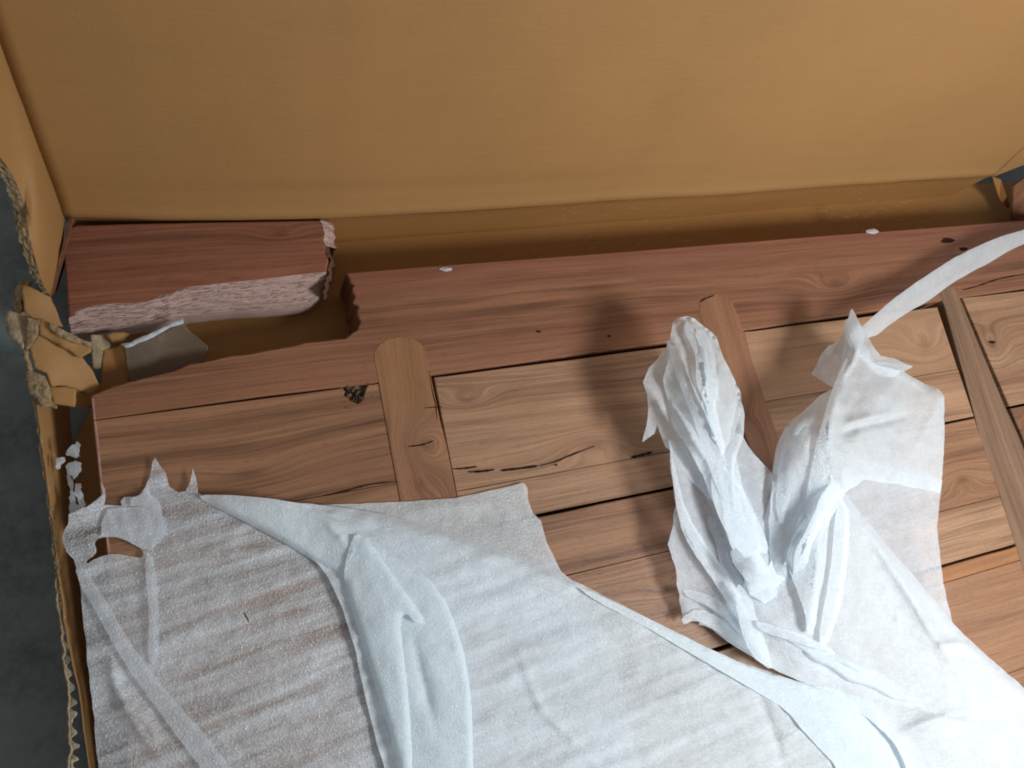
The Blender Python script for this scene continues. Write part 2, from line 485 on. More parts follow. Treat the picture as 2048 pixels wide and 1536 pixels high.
for x0, x1, rows in cells:
    for k, (ya, yb, g, (l, d, sd, kn)) in enumerate(rows):
        if x0 > 1.1: left = [np.array((x0-.028*(ya-.236)/-.25-.0, ya)), np.array((x0-.028*(yb-.236)/-.25, yb))]
        e = .0003
        poly = [np.array((x0, ya-e)), np.array((x0, yb+e)), np.array((x1, yb+e)), np.array((x1, ya-e))]
        if x0 < 0 and k == 0:      # knot hole bites the upper edge, next to the inlay
            up = [pxy(*q) for q in crack_hole]
            up = [np.array((p[0], min(p[1], ya-e))) for p in up]; up[0][1] = ya-e; up[-1][1] = ya-e
            up = sorted(up, key=lambda p: -p[0]) if False else up[::-1]
            poly = poly[:3]+[poly[3]]+up
        if x0 > 1.1:
            poly[0][0] = 1.157+(.236-ya)*.115; poly[1][0] = 1.157+(.236-max(yb, -.5))*.115
        top_n = 26; k0 = len(poly)
        xs = np.linspace(poly[1][0], poly[2][0], top_n)[1:-1]
        gw = .0011 if g == 'g' else .0003
        lowpts = [np.array((x, poly[1][1]+.0006*noise(x*14, sd*1., 2)*(1 if k+1 < len(rows) and rows[k+1][2] == 'g' else .3))) for x in xs]
        if len(poly) == 4:
            xu = np.linspace(poly[3][0], poly[0][0], top_n)[1:-1]
            uppts = [np.array((x, ya-e-gw*max(0, .25+1.6*noise(x*11, sd*2., 6)))) for x in xu]
            poly = [poly[0], poly[1]]+lowpts+[poly[2], poly[3]]+uppts
        else:
            poly = poly[:2]+lowpts+poly[2:]
        prism('board', poly, random.uniform(-.0005, .0002), TH, wood('board_wood', l, d, sd, kn, contrast=random.uniform(.85, 1.1), freq=random.uniform(.8, 1.15), slope=random.uniform(-.02, .02)), T, .0009 if g == 'g' else .0005)
# dark knot cavity
kp = [pxy(*q) for q in crack_hole]
kc = np.mean(kp, 0); kv = []; kf = []
N = 22; ring_n = 5
for r in range(ring_n):
    for i in range(N):
        a = 2*math.pi*i/N; rr = .024*(r+.3)/ring_n
        q = kc+np.array([math.cos(a)*rr*1.05, math.sin(a)*rr*.9])
        kv.append((q[0], q[1], -.006+.0035*(r/ring_n)+random.uniform(-.0035, .0045)))
for r in range(ring_n-1):
    for i in range(N): kf.append((r*N+i, r*N+(i+1) % N, (r+1)*N+(i+1) % N, (r+1)*N+i))
kf.append(tuple(range(N)))
link('knot_hole', kv, kf, plain('knot_bark', (.13, .085, .052), .7, .3, 260, .95, .004), T)


def strip(name, px_left, px_head, px_right, ybot, mat, label=None):
    left = [pxy(*q) for q in px_left]; head = [pxy(*q) for q in px_head]; right = [pxy(*q) for q in px_right]
    poly = [np.array((left[0][0], ybot))]+left+head+right+[np.array((right[-1][0], ybot))]
    o = prism(name, poly, .0005, -.03, mat, T, .0007)
    if label: o['label'] = label
    return o


def s1_extra(s, col, x, y, q):   # upper half plain ochre, lower half pinkish round a knot (x runs along the strip here)
    b = s.n('ShaderNodeMapRange', clamp=True); n = s.noise(s.mapping(q, (20, 30, 10)), 1, 2)
    s.set(b.inputs[0], s.math('ADD', x, s.math('MULTIPLY', s.math('SUBTRACT', n, .5), .05)))
    b.inputs[1].default_value = .185; b.inputs[2].default_value = .15
    col = s.mix(s.math('MULTIPLY_ADD', b.outputs[0], -.32, .32), col, (.33, .172, .075))
    return s.mix(s.math('MULTIPLY', b.outputs[0], .08), col, (.33, .16, .125))


strip('inlay_strip', [(797, 985), (781, 900), (757, 765), (748, 720)], [(748, 703), (757, 690), (775, 678), (800, 673), (826, 677), (842, 687), (851, 700)], [(860, 745), (880, 840), (893, 890), (914, 997)], -.6,
      wood('inlay_wood', (.33, .168, .085), (.145, .064, .032), 31, [(*w(848, 890), .030, .024, .042), (*w(842, 970), .02, .02, .012)], along_y=True, contrast=.85, freq=.8, extra=s1_extra), 'ochre inlay strip with a swirling knot')
strip('inlay_strip', [(1500, 900), (1462, 790), (1405, 650)], [(1397, 625), (1399, 605), (1412, 592), (1432, 588), (1452, 594), (1466, 608), (1475, 628)], [(1486, 660), (1520, 770), (1558, 880)], -.6,
      wood('inlay_wood', (.30, .145, .08), (.17, .075, .038), 32, [(.68, .10, .02, .02, .012)], along_y=True, contrast=.7), 'smooth brown inlay strip with a rounded head')
strip('inlay_strip', [(2075, 1230), (2044, 1130), (2000, 990), (1962, 880), (1925, 740), (1888, 610)], [(1880, 592), (1884, 580), (1900, 575), (1912, 580)], [(1925, 610), (1962, 700), (2004, 800), (2036, 870), (2105, 1040)], -.45,
      wood('inlay_wood', GRY, GRYD, 33, [], along_y=True, contrast=.9), 'greyish inlay strip on the right')


M_WORN_LIT = plain('worn_lit_edge_wood', (.36, .20, .16), .7, .25, 90, .4, .001)  # worn pinkish edge, with the bevel's highlight put into its paler colour
for ya, yb in ((.2385, .2142), (.2132, .0928), (.0922, -.0497), (-.0503, -.1997)):
    n = 14; yy = np.linspace(ya, yb, n)
    ins = [-.1238+.0008*noise(y*90, 0., 5)+.0003 for y in yy]
    prism('worn_lit_edge', [np.array((-.1262, y)) for y in yy]+[np.array((q, y)) for q, y in zip(ins[::-1], yy[::-1])], .0006, -.004, M_WORN_LIT, T, .0009)

# cracks: thin dark splinters of shadowed wood opened along the grain
def crack(pts, wmax, z=.0007):
    ln = densify(smooth_line(pts, 2), 8, False); n = len(ln); v = []; f = []
    for i, q in enumerate(ln):
        t = i/(n-1); d = ln[min(i+1, n-1)]-ln[max(i-1, 0)]; d = d/np.hypot(*d); nn = np.array([-d[1], d[0]])
        ww = wmax*(math.sin(math.pi*t)**.6*.9+.12)*random.uniform(.5, 1.1)
        for sgn in (-1, 1): v.append(P(*(q+nn*sgn*ww*.5), z))
    for i in range(n-1): f.append((2*i, 2*i+1, 2*i+3, 2*i+2))
    return v, f


M_CRACK = plain('crack_dark', (.028, .013, .008), .9, .05, 200, .5, 0)
cv, cf = [], []
for pts, ww in [([(906, 938), (930, 937), (955, 933)], 4), ([(936, 944), (965, 943), (990, 939)], 5), ([(1002, 941), (1040, 937), (1076, 932)], 6), ([(1078, 932), (1110, 924), (1145, 909), (1190, 892)], 3),
                ([(1262, 915), (1283, 910), (1306, 904)], 7), ([(648, 992), (690, 982), (740, 968), (797, 963)], 3.5), ([(815, 893), (845, 890), (868, 881)], 3.5), ([(848, 816), (870, 814), (885, 814)], 2),
                ([(1875, 628), (1895, 622), (1930, 614)], 0.1), ([(1925, 580), (1960, 571), (2000, 556), (2060, 547)], 3), ([(1400, 604), (1412, 596), (1428, 591)], 4), ([(874, 840), (872, 812), (864, 780), (858, 740)], 2)]:
    v, f = crack(pts, ww); link('grain_crack', v, f, M_CRACK, T)
# worm and nail holes
for u, v0, r in [(1895, 481, 10), (1927, 498, 7), (1077, 663, 4), (1218, 672, 3.5), (1112, 930, 3), (1985, 684, 5)]:
    vv = [P(u+math.cos(a)*r*random.uniform(.8, 1.3)*1.2, v0+math.sin(a)*r*.55*random.uniform(.8, 1.2), .0006) for a in np.linspace(0, 6.283, 13)[:-1]]
    link('worm_hole', vv, [tuple(range(12))], M_CRACK, T)

# ------------------------------------------------------------------ the broken corner piece
BP = empty('broken_corner_piece', (0, .38, -.04), 'snapped off reddish wood corner piece with a pale splintered edge lying by the carton wall', 'wood piece')


def ztop(u, v): return .006+.010*(u-130)/520*0+(-.010)*(v-440)/200*0


top = [(137, 637), (131, 560), (127, 500), (128, 470), (134, 458), (152, 450), (300, 446), (480, 443), (640, 440), (646, 455), (649, 470), (646, 482), (652, 492), (650, 505), (658, 520), (655, 532), (653, 543)]
front = [(653, 543), (630, 546), (600, 549), (571, 552), (520, 559), (464, 564), (420, 569), (382, 573), (360, 579), (340, 589), (323, 591), (305, 600), (293, 604), (260, 607), (223, 607), (195, 610), (167, 616), (150, 624), (137, 637)]
low = [(641, 592), (625, 604), (600, 612), (557, 617), (510, 620), (464, 621), (420, 626), (371, 632), (340, 640), (323, 643), (300, 647), (280, 650), (260, 653), (235, 657), (210, 661), (190, 664), (178, 666), (160, 666), (143, 666)]
fz = .008
tp_ = [np.array(P(u, v, fz)) for u, v in top]; n = len(tp_)
fr_ = [np.array(P(u, v, fz)) for u, v in front]
outline = tp_+fr_[1:-1]
botz = -.066
v = [tuple(p) for p in outline]
nb = len(outline)
# eased visible edges on the left and back: ring slightly lower and outside
ctr = np.mean(outline, 0)
lower = []
for i, p in enumerate(outline):
    q = p.copy(); q[2] = botz
    lower.append(tuple(q))
faces = [tuple(range(nb))[::-1]]
blk = link('wood_block', v+lower, faces+[tuple(range(nb, 2*nb))]+[(i, (i+1) % nb, nb+(i+1) % nb, nb+i) for i in range(n-1)], wood('piece_wood', (.275, .110, .064), (.105, .037, .022), 41, [(*w(560, 475), .03, .01, .008), (.05, .345, .07, .02, .012)], contrast=.9, slope=.02), BP)
fix_normals(blk)
bv = blk.modifiers.new('ease', 'BEVEL'); bv.width = .0022; bv.segments = 2; bv.limit_method = 'ANGLE'; bv.angle_limit = math.radians(50)
# splintered long face
rows = []
K = 15
A = densify([np.array((*q, 0)) for q in front], 5, False)[:, :2]; B = densify([np.array((*q, 0)) for q in low], 5, False)[:, :2]
ia = np.linspace(0, 1, 130)
ra = lambda L: np.stack([np.interp(ia, np.linspace(0, 1, len(L)), L[:, 0]), np.interp(ia, np.linspace(0, 1, len(L)), L[:, 1])], 1)
A, B = ra(A), ra(B)
for k in range(K):
    t = k/(K-1)
    uv = A*(1-t)+B*t
    zz = fz*(1-t)+(-.026)*t
    g = np.stack([uv[:, 0], uv[:, 1], np.full(len(uv), zz)], 1)
    wgt = math.sin(math.pi*t)
    pts = PP(g)
    rough_n = fbm(uv[:, 0]*.018, uv[:, 1]*.16, 5, 3)*.0030*wgt+.003*wgt*noise(uv[:, 0]*.012, uv[:, 1]*.02, 8)+fbm(uv[:, 0]*.2, uv[:, 1]*.3, 15, 2)*.0007*(wgt+.1)
    step = .003*wgt*noise(uv[:, 0]*.008, uv[:, 1]*.25, 3)
    pts[:, 1] -= rough_n+step; pts[:, 2] += rough_n*.8
    rows.append(pts)
base = rows[-1].copy(); base[:, 2] = botz; base[:, 1] += .004
rows.append(base)
loft('splintered_face', rows, M_SPLIT, BP, smooth=True)
sv, sf = [], []
for i in range(150):
    a_ = random.random(); k = int(a_*129); t = random.random()**1.6
    r0, r1 = rows[int(t*(K-1))], rows[min(int(t*(K-1))+1, K-1)]
    c = r0[k]*.5+r1[k]*.5; l = random.uniform(.004, .016); h = random.uniform(.0004, .0011)
    d = (rows[int(t*(K-1))][min(k+6, 129)]-rows[int(t*(K-1))][max(k-6, 0)]); d = d/np.linalg.norm(d)*l*.5
    e = np.array([0, -.0012, .0012]); up_ = np.array([0, -.4, .9])*h
    b = len(sv); sv += [c-d, c+e*.4-up_, c+d+e*random.uniform(.3, 1.6), c+e*.6+up_, c-e*1.5]
    sf += [(b, b+1, b+3), (b+1, b+2, b+3), (b, b+4, b+1), (b+1, b+4, b+2)]
o = link('splinters', sv, sf, M_SPLIT, BP); o['kind'] = 'stuff'
# splintered end: pale stub on top, dark torn end beneath
endtop = [(640, 440), (646, 455), (649, 470), (646, 482), (652, 492)]
rows = []
offs = [(0, 0, fz), (10, 2, .006), (22, 5, -.004), (18, 12, -.02), (12, 20, -.046)]
for k, (du, dv, z) in enumerate(offs):
    r = []
    for i, (u, v0) in enumerate(densify([np.array((*q, 0)) for q in endtop], 4, False)[:, :2]):
        keep = 1 if v0 < 495 else .35
        j = random.uniform(-3.5, 3.5) if k else 0
        r.append(P(u+du*keep+j, v0+dv*keep+j*.6, z+(random.uniform(-.002, .002) if k else 0)))
    rows.append(r)
loft('splintered_end', rows, M_SPLIT, BP, smooth=False)
rows = []
for k, z in enumerate((.007, -.008, -.028, -.056)):
    r = []
    for q in densify([np.array((*q, 0)) for q in [(648, 488), (650, 505), (658, 520), (654, 543), (648, 562), (641, 590)]], 4, False)[:, :2]:
        j = random.uniform(-4, 4)
        r.append(P(q[0]+(4, 8, 11, 8)[k]+j, q[1]+k*5, z))
    rows.append(r)
loft('dark_torn_end', rows, M_DARKSPLIT, BP, smooth=False)

# ------------------------------------------------------------------ the carton
BX = empty('cardboard_carton', (.6, .1, -.06), 'open brown cardboard carton with its lid flap standing up and a torn left corner', 'carton')
crease = [(128, 436), (300, 437), (480, 438), (670, 436), (850, 425), (1030, 416), (1300, 398), (1500, 385), (1700, 371), (1850, 361), (1985, 352)]
cz = .008
cr = densify([np.array((*P(u, v, cz)[:2], 0)) for u, v in crease], .012, False)
cr[:, 2] = cz
cx = cr[:, 0]
cr[:, 2] += .0012*noise(cx*9, cx*0, 3)+.0006*noise(cx*30, cx*0, 4)
cr[:, 1] += .0025*noise(cx*7, cx*0+3, 5)+.0008*noise(cx*28, cx*0, 6)
bottom_z = -.080
# back wall, from the crease down to the bottom panel, slightly bellied
rows = []
for t in np.linspace(0, 1, 9):
    r = cr.copy()
    r[:, 2] = cr[:, 2]*(1-t)+bottom_z*t
    r[:, 1] = cr[:, 1]+(.0035*math.sin(min(t*5, 1)*math.pi*.5)-.0005)+(.004*t)+.002*noise(cx*6, cx*0+t*2, 9)
    rows.append(r)
loft('back_wall', rows, M_CARD2, BX, thick=0)
# bottom panel, cut away at the torn corner
bp = [(-.122, .47), (-.118, .39), (-.112, .34), (-.118, .30), (-.130, .262), (-.145, .235), (-.165, .20), (-.168, -.7), (1.5, -.7), (1.5, .47)]
prism('bottom_panel', bp, bottom_z, bottom_z-.005, M_CARD2, BX, .0003)
# lid standing on the crease, leaning back 12 degrees
th = math.radians(78); up = np.array([0, math.cos(th), math.sin(th)])
rows = []
ext = np.concatenate([[cr[0]-np.array([.0, 0, 0])], cr[1:]]) 
for k, t in enumerate(np.concatenate([[0, .002, .004, .007, .011, .016], np.linspace(.022, .62, 90)])):
    r = ext+up*t
    r[:, 1] -= .0022*math.exp(-((t-.010)/.008)**2)           # rolled bead just above the score line
    und = .0016*fbm(r[:, 0]*2.2, r[:, 0]*0+t*2.2, 31, 3)*min(1, t*12)
    fl = .00011*np.sin(t*2*math.pi/.0115)
    r[:, 1] += und+fl+.0014*np.exp(-((t-.05)/.012)**2)*np.exp(-((r[:, 0]-.25)/.4)**2)
    rows.append(r)
lid = loft('lid_panel', rows, M_CARD, BX)
lm = lid.modifiers.new('thickness', 'SOLIDIFY'); lm.thickness = .005; lm.offset = -1
# left side flap of the lid, splayed outward, torn free at its foot
h0 = cr[0]
inner = [h0+up*t for t in np.linspace(0, .40, 18)]
outer_px = [(101, 592, -.150), (92, 580, -.150), (82, 562, -.150), (70, 520, -.1505), (58, 470, -.151), (50, 420, -.152), (38, 380, -.152), (22, 345, -.153), (0, 315, -.154), (-30, 270, -.156), (-70, 200, -.16), (-130, 100, -.165), (-200, 0, -.17)]
outer = [Px(*q) for q in outer_px]
L = np.array(outer); tt = np.linspace(0, 1, len(L)); L = np.stack([np.interp(np.linspace(0, 1, 18), tt, L[:, i]) for i in range(3)], 1)
rows = []
for k, s_ in enumerate(np.linspace(0, 1, 9)):
    r = np.array(inner)*(1-s_)+L*s_
    r[:, 0] += .004*math.sin(s_*math.pi)*np.linspace(1, .2, 18)+.001*noise(np.arange(18)*.6, np.full(18, s_*3), 7)
    rows.append(r)
loft('lid_side_flap', rows, M_CARD, BX)
# ragged torn edge of the side flap, the board's thickness
rows = []
Ld = np.stack([np.interp(np.linspace(0, 1, 90), np.linspace(0, 1, 18), L[:, i]) for i in range(3)], 1)
for k in range(6):
    r = Ld.copy()
    a = k/5
    j = np.array([[random.uniform(-1, 1) for _ in range(3)] for _ in range(90)])*.0013
    taper = np.clip(np.linspace(.35, 2.2, 90), 0, 1)
    r[:, 0] -= .0105*a*taper; r[:, 2] -= .004*a; r[:, 1] += .003*a
    rows.append(r+(j if k else 0))
loft('torn_edge', rows, M_TORN, BX, smooth=False)
# right end: corner tuck and end wall
rw = [P(1985, 352, cz), P(2000, 385, -.02), P(2012, 425, -.05)]
def flat_panel(name, pts, mat, thick=.004, parent=BX, sub=0):
    v = [tuple(p) for p in pts]
    o = link(name, v, [tuple(range(len(v)))], mat, parent)
    m = o.modifiers.new('thickness', 'SOLIDIFY'); m.thickness = thick; m.offset = 0
    return o
flat_panel('corner_tuck', [P(1985, 354, cz), P(2002, 360, .0), P(2020, 412, -.045), P(2014, 415, -.05), P(1998, 395, -.04)], M_CARD2, .003)
flat_panel('lid_end_flap', [P(1985, 352, cz), P(2052, 326, cz+.012), P(2090, 300, .03), P(2100, 250, .10), P(2040, 300, .07)], M_CARD, .004)
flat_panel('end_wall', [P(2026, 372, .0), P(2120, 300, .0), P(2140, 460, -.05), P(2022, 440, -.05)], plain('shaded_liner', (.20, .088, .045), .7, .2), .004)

# left wall: inner liner face, outer liner, fluting between them
inner_top = [(60, 800), (74, 803), (80, 850), (86, 900), (95, 960), (100, 1000), (108, 1060), (116, 1130), (124, 1190), (131, 1250), (147, 1330), (163, 1400), (172, 1480), (182, 1540), (192, 1620)][1:]
inner_bot = [(138, 800), (142, 850), (146, 900), (150, 960), (153, 1000), (157, 1060), (163, 1130), (170, 1190), (177, 1250), (188, 1330), (198, 1400), (207, 1480), (214, 1540), (224, 1620)]
tI = np.linspace(0, 1, 120); tk = np.array([p[1] for p in inner_top], float); tk = (tk-tk[0])/(tk[-1]-tk[0])
it = np.stack([np.interp(tI, tk, [p[0] for p in inner_top]), np.interp(tI, tk, [p[1] for p in inner_top])], 1)
ib = np.stack([np.interp(tI, tk, [p[0] for p in inner_bot]), np.interp(tI, tk, [p[1] for p in inner_bot])], 1)
jag = fbm(it[:, 1]*.05, it[:, 1]*0, 3, 3)*6+(it[:, 1] > 1030)*fbm(it[:, 1]*.2, it[:, 1]*0, 4, 2)*2.5
it[:, 0] += jag*.4
rows = []
for s_ in np.linspace(0, 1, 6):
    uv = it*(1-s_)+ib*s_
    z = .0*(1-s_)+bottom_z*s_
    g = PP(np.stack([uv[:, 0], uv[:, 1], np.full(len(uv), z)], 1)); rows.append(g)
M_SIDE = card('kraft_liner_side', (.36, .20, .078))
loft('left_wall', rows, M_SIDE, BX)
# lip: thickness of the inner liner board seen from above
r1 = PP(np.stack([it[:, 0]-2.5, it[:, 1], np.full(len(it), .0004)], 1)); r2 = r1.copy(); r2[:, 2] = -.05
loft('inner_liner', [rows[0], r1, r2], M_SIDE, BX)
ot = [(66, 800), (77, 850), (83, 900), (92, 960), (97, 1000), (103, 1060), (112, 1130), (116, 1200), (122, 1260), (128, 1310), (137, 1400), (140, 1480), (140, 1540), (141, 1620)]
otd = densify([np.array((*q, 0)) for q in ot], 6, False)[:, :2]
otd[:, 0] += fbm(otd[:, 1]*.06, otd[:, 1]*0, 21, 3)*5
r = []
for du, z in ((3, -.002), (-1, -.001), (-3, -.004), (-2, -.06)):
    r.append(PP(np.stack([otd[:, 0]+du+rng.uniform(-.8, .8, len(otd)), otd[:, 1], np.full(len(otd), z)], 1)))
loft('outer_liner', r, M_KRAFTOUT, BX, smooth=False)
vv = np.arange(1165, 1625, 2.0)
ocx = np.interp(vv, [p[1] for p in ot], [p[0] for p in ot])
ampl = np.interp(vv, [1165, 1230, 1300, 1540], [1.0, 3.0, 5.5, 7.0])
sh = np.clip(np.sin(vv*2*math.pi/28.5+2.2*noise(vv*.03, vv*0, 4))*1.25, -1, 1)*(1+1.0*noise(vv*.05, vv*0, 14))
fu = ocx+4+ampl+sh*ampl*.8+fbm(vv*.12, vv*0, 8, 2)*5
r = []
for du, z in ((-9, -.0035), (-3, -.002), (0, -.003), (0, -.012), (-2, -.045)):
    r.append(PP(np.stack([(fu+du if du > -9 else ocx+2), vv, z+.002*noise(vv*.08, vv*0+du, 6)], 1)))
loft('fluting', r, M_FLUTE, BX, smooth=False)
# dirt rubbed fibres where the two liners part
dv = []; df = []
for i in range(150):
    v0 = random.uniform(1015, 1215); u0 = np.interp(v0, [1010, 1060, 1130, 1220], [101, 107, 114, 118])+random.uniform(-4, 5)
    c = P(u0, v0, random.uniform(-.004, .001)); a = random.uniform(0, 6.28); l = random.uniform(.0015, .004)
    d = np.array([math.cos(a)*.4, math.sin(a), random.uniform(-.3, .5)])*l; nn = np.array([-d[1], d[0], 0])*.3
    b = len(dv); dv += [c-d, c+nn, c+d, c-nn]; df.append((b, b+1, b+2, b+3))
fz_ = link('frayed_fibres', dv, df, M_TORN, BX); fz_['kind'] = 'stuff'


def sheet(name, outline, heights, mat, parent, step=8, jag=1.0, holes=(), folds=(), creases=(), waves=(), fine=.0006, smooth_out=1, seed=0, minz=None, thick=0):
    """one layer of thin foam: outline and control heights are read off the photo, z is metres above the table.
    folds: (polyline, drop, width) rolls an edge down; creases: (polyline, height, width) ridge (or valley if negative);
    waves: (angle deg, period px, height, warp px, sharp) pleats across that direction"""
    ol = np.array(outline, float)
    if smooth_out: ol = smooth_line(ol, smooth_out, True)
    ol = densify(ol, step)[:, :2]
    n = len(ol)
    if jag:
        i = np.arange(n)
        ol = ol+np.stack([fbm(i*.37, i*0+seed, 51+seed, 3), fbm(i*.37, i*0+9+seed, 61+seed, 3)], 1)*jag*2.2
    hol = [densify(smooth_line(h, 1, True), step*.7)[:, :2]+0 for h in holes]
    mn, mxx = ol.min(0), ol.max(0)
    gx, gy = np.meshgrid(np.arange(mn[0], mxx[0], step), np.arange(mn[1], mxx[1], step*.866))
    gx[1::2] += step/2
    g = np.stack([gx.ravel(), gy.ravel()], 1)+rng.uniform(-.18, .18, (gx.size, 2))*step
    ok = inside(g, ol) & (dist_line(g, np.vstack([ol, ol[:1]])) > step*.55)
    for h in hol: ok &= ~inside(g, h) & (dist_line(g, np.vstack([h, h[:1]])) > step*.5)
    g = g[ok]
    pts = [Vector(p) for p in ol]; edges = [(i, (i+1) % n) for i in range(n)]
    for h in hol:
        b = len(pts); pts += [Vector(p) for p in h]; edges += [(b+i, b+(i+1) % len(h)) for i in range(len(h))]
    pts += [Vector(p) for p in g]
    vo, _, fo, *_ = delaunay_2d_cdt(pts, edges, [], 0, 1e-4)
    V = np.array([tuple(p) for p in vo]); Fc = np.array([tuple(f) for f in fo if len(f) == 3])
    cen = V[Fc].mean(1); keep = inside(cen, ol)
    for h in hol: keep &= ~inside(cen, h)
    Fc = Fc[keep]
    # thin plate heights
    hp = np.array(heights, float); c = hp[:, :2]/500.; q = V/500.
    phi = lambda d2: np.where(d2 > 1e-12, .5*d2*np.log(np.maximum(d2, 1e-12)), 0)
    d2 = ((c[:, None]-c[None])**2).sum(2); m = len(c)
    A_ = np.zeros((m+3, m+3)); A_[:m, :m] = phi(d2)+np.eye(m)*1e-3
    A_[:m, m] = 1; A_[:m, m+1:] = c; A_[m, :m] = 1; A_[m+1:, :m] = c.T
    A_[m:, m:] -= np.eye(3)*1e-9
    sol = np.linalg.solve(A_, np.concatenate([hp[:, 2], np.zeros(3)]))
    z = phi(((q[:, None]-c[None])**2).sum(2))@sol[:m]+sol[m]+q@sol[m+1:]
    z = np.clip(z, hp[:, 2].min()-.004, hp[:, 2].max()+.01)
    for k, (ang, per, amp, warp, sharp) in enumerate(waves):
        a = math.radians(ang); t = V[:, 0]*-math.sin(a)+V[:, 1]*math.cos(a); l = V[:, 0]*math.cos(a)+V[:, 1]*math.sin(a)
        t = t+warp*fbm(l/per*.22+k*3.3, t/per*.45, 71+k*5+seed, 3)
        wv = tri(t/per)
        wv = np.where(wv > 0, wv**sharp, 0)
        env = np.clip(.5+1.4*noise(l/per*.15, t/per*.3, 91+k+seed), .1, 1.3)
        z = z+amp*(wv-.4)*env
    z = z+fine*2*fbm(V[:, 0]/26, V[:, 1]/26, 81+seed, 3)
    for line, amp, wd in creases:
        ln = smooth_line(line, 2); d = dist_line(V, ln); a, b = ln[0], ln[-1]
        e = np.minimum(np.hypot(*(V-a).T), np.hypot(*(V-b).T))/(np.hypot(*(b-a))*.35+1)
        z = z+amp*np.exp(-(d/wd)**1.2)*np.clip(e, 0, 1)
    for line, drop, wd in folds:
        d = dist_line(V, smooth_line(line, 2)); u = np.clip(1-d/wd, 0, 1); z = z-drop*(1-np.sqrt(np.maximum(0, 1-u*u)))
    if minz is not None: z = np.maximum(z, minz+.0004*noise(V[:, 0]/9, V[:, 1]/9, 5))
    o = link(name, PP(np.column_stack([V, z])), Fc, mat, parent, True)
    if thick: md = o.modifiers.new('thickness', 'SOLIDIFY'); md.thickness = thick; md.offset = -1
    def hf(uv):
        q2 = np.asarray(uv, float)
        i = ((q2[:, None]-V[None])**2).sum(2).argsort(1)[:, :6]
        return z[i].mean(1)
    o_h[o.name] = hf
    return o


o_h = {}


def pleat(base, line, width, lift, mat, parent, seed=0):
    """narrow fold of foam standing along a gathered layer"""
    ln = densify(smooth_line(line, 3), 6, False); n = len(ln)
    d = np.gradient(ln, axis=0); d /= np.hypot(*d.T)[:, None]+1e-9; nn = np.stack([-d[:, 1], d[:, 0]], 1)
    t = np.linspace(0, 1, n)
    ww = width*np.clip(np.minimum(t*5+.12, (1-t)*4+.15), 0, 1)*(1+.5*noise(t*7, t*0+seed, 3))
    ln = ln+nn*(noise(t*6, t*0+seed*3, 9)*width*.5)[:, None]
    zb = o_h[base.name](ln); zb = np.convolve(np.pad(zb, 4, 'edge'), np.ones(9)/9, 'valid')
    rows = []
    for k, s_ in enumerate(np.linspace(-1, 1, 9)):
        asym = s_+.35*(1-s_*s_)
        uv = ln+nn*(ww*.5*s_)[:, None]
        sd = 1 if seed % 3 else -1
        zz = zb+.0015+lift*((.5-.5*s_*sd)**1.4)*np.clip(np.minimum(t*4, (1-t)*3), .1, 1)-.006*(max(0, -s_*sd-.72)/.28)**2+.0010*noise(t*14, t*0+s_*2+seed, 5)
        rows.append(PP(np.column_stack([uv, zz])))
    return loft('pleat', rows, mat, parent)




def scrap(name, pts, mat, thick=.004, ragged=1.2, bulge=0.0, label=None, parent=BX):
    c = np.mean(np.array(pts, float), 0)
    o = sheet(name, [p[:2] for p in pts], list(pts)+[(c[0], c[1], c[2]+bulge)], mat, parent, 5, ragged*.7, smooth_out=0, fine=.0002 if mat in (M_CARD, M_CARD2, M_TAPE) else .0014, seed=int(pts[0][0]) % 40, thick=thick)
    if label: o['label'] = label
    return o


# the torn corner: pushed-in scraps of board still hanging on the carton
scrap('torn_flap', [(46, 569, .030), (62, 572, .032), (99, 591, .020), (124, 651, -.004), (104, 652, .0), (82, 640, .008), (60, 634, .014), (48, 624, .018)], M_CARD, bulge=.002)
scrap('torn_paper', [(34, 582, .016), (46, 556, .024), (64, 562, .024), (60, 575, .022), (48, 600, .018), (47, 632, .012), (36, 630, .010), (31, 600, .012)], M_TORN, .003, 2.5)
scrap('torn_flap', [(59, 690, .020), (79, 664, .024), (139, 694, .010), (163, 713, .004), (183, 737, -.006), (200, 772, -.018), (178, 787, -.022), (151, 778, -.012), (101, 774, .004), (92, 747, .012), (70, 737, .014)], M_CARD, bulge=.002)
scrap('torn_flap', [(82, 637, .032), (92, 641, .034), (119, 659, .028), (150, 674, .022), (183, 688, .016), (182, 704, .014), (163, 716, .012), (139, 699, .016), (108, 682, .022), (78, 668, .028)], M_CARD, bulge=.006)
scrap('torn_paper', [(97, 645, .040), (119, 657, .036), (150, 672, .029), (184, 686, .020), (180, 694, .020), (150, 686, .027), (122, 676, .033), (100, 658, .039)], M_TORN, .002, 2.0, bulge=.001)
scrap('torn_paper', [(12, 634, .026), (22, 622, .028), (40, 628, .028), (50, 622, .029), (62, 634, .029), (60, 655, .028), (64, 672, .027), (52, 686, .025), (48, 700, .023), (34, 682, .024), (20, 668, .024), (16, 650, .025)], plain('torn_paper_smooth', (.33, .25, .16), .9, .1, 90, .4, .003), .003, 3.5, bulge=.0015)
scrap('torn_paper', [(56, 634, .036), (80, 637, .037), (78, 668, .031), (62, 690, .028), (52, 700, .024), (54, 668, .030)], M_TORN, .003, 3.2, bulge=.002)
scrap('torn_paper', [(50, 690, .018), (58, 700, .02), (68, 745, .016), (88, 752, .016), (100, 770, .012), (103, 797, .006), (115, 813, .0), (88, 812, .0), (63, 785, .006), (56, 750, .012)], M_TORN, .004, 3.2, bulge=.005)
scrap('torn_flap', [(99, 772, .006), (126, 773, .006), (152, 777, .004), (151, 811, -.006), (128, 809, -.004), (107, 806, -.002)], M_CARD, bulge=.001)
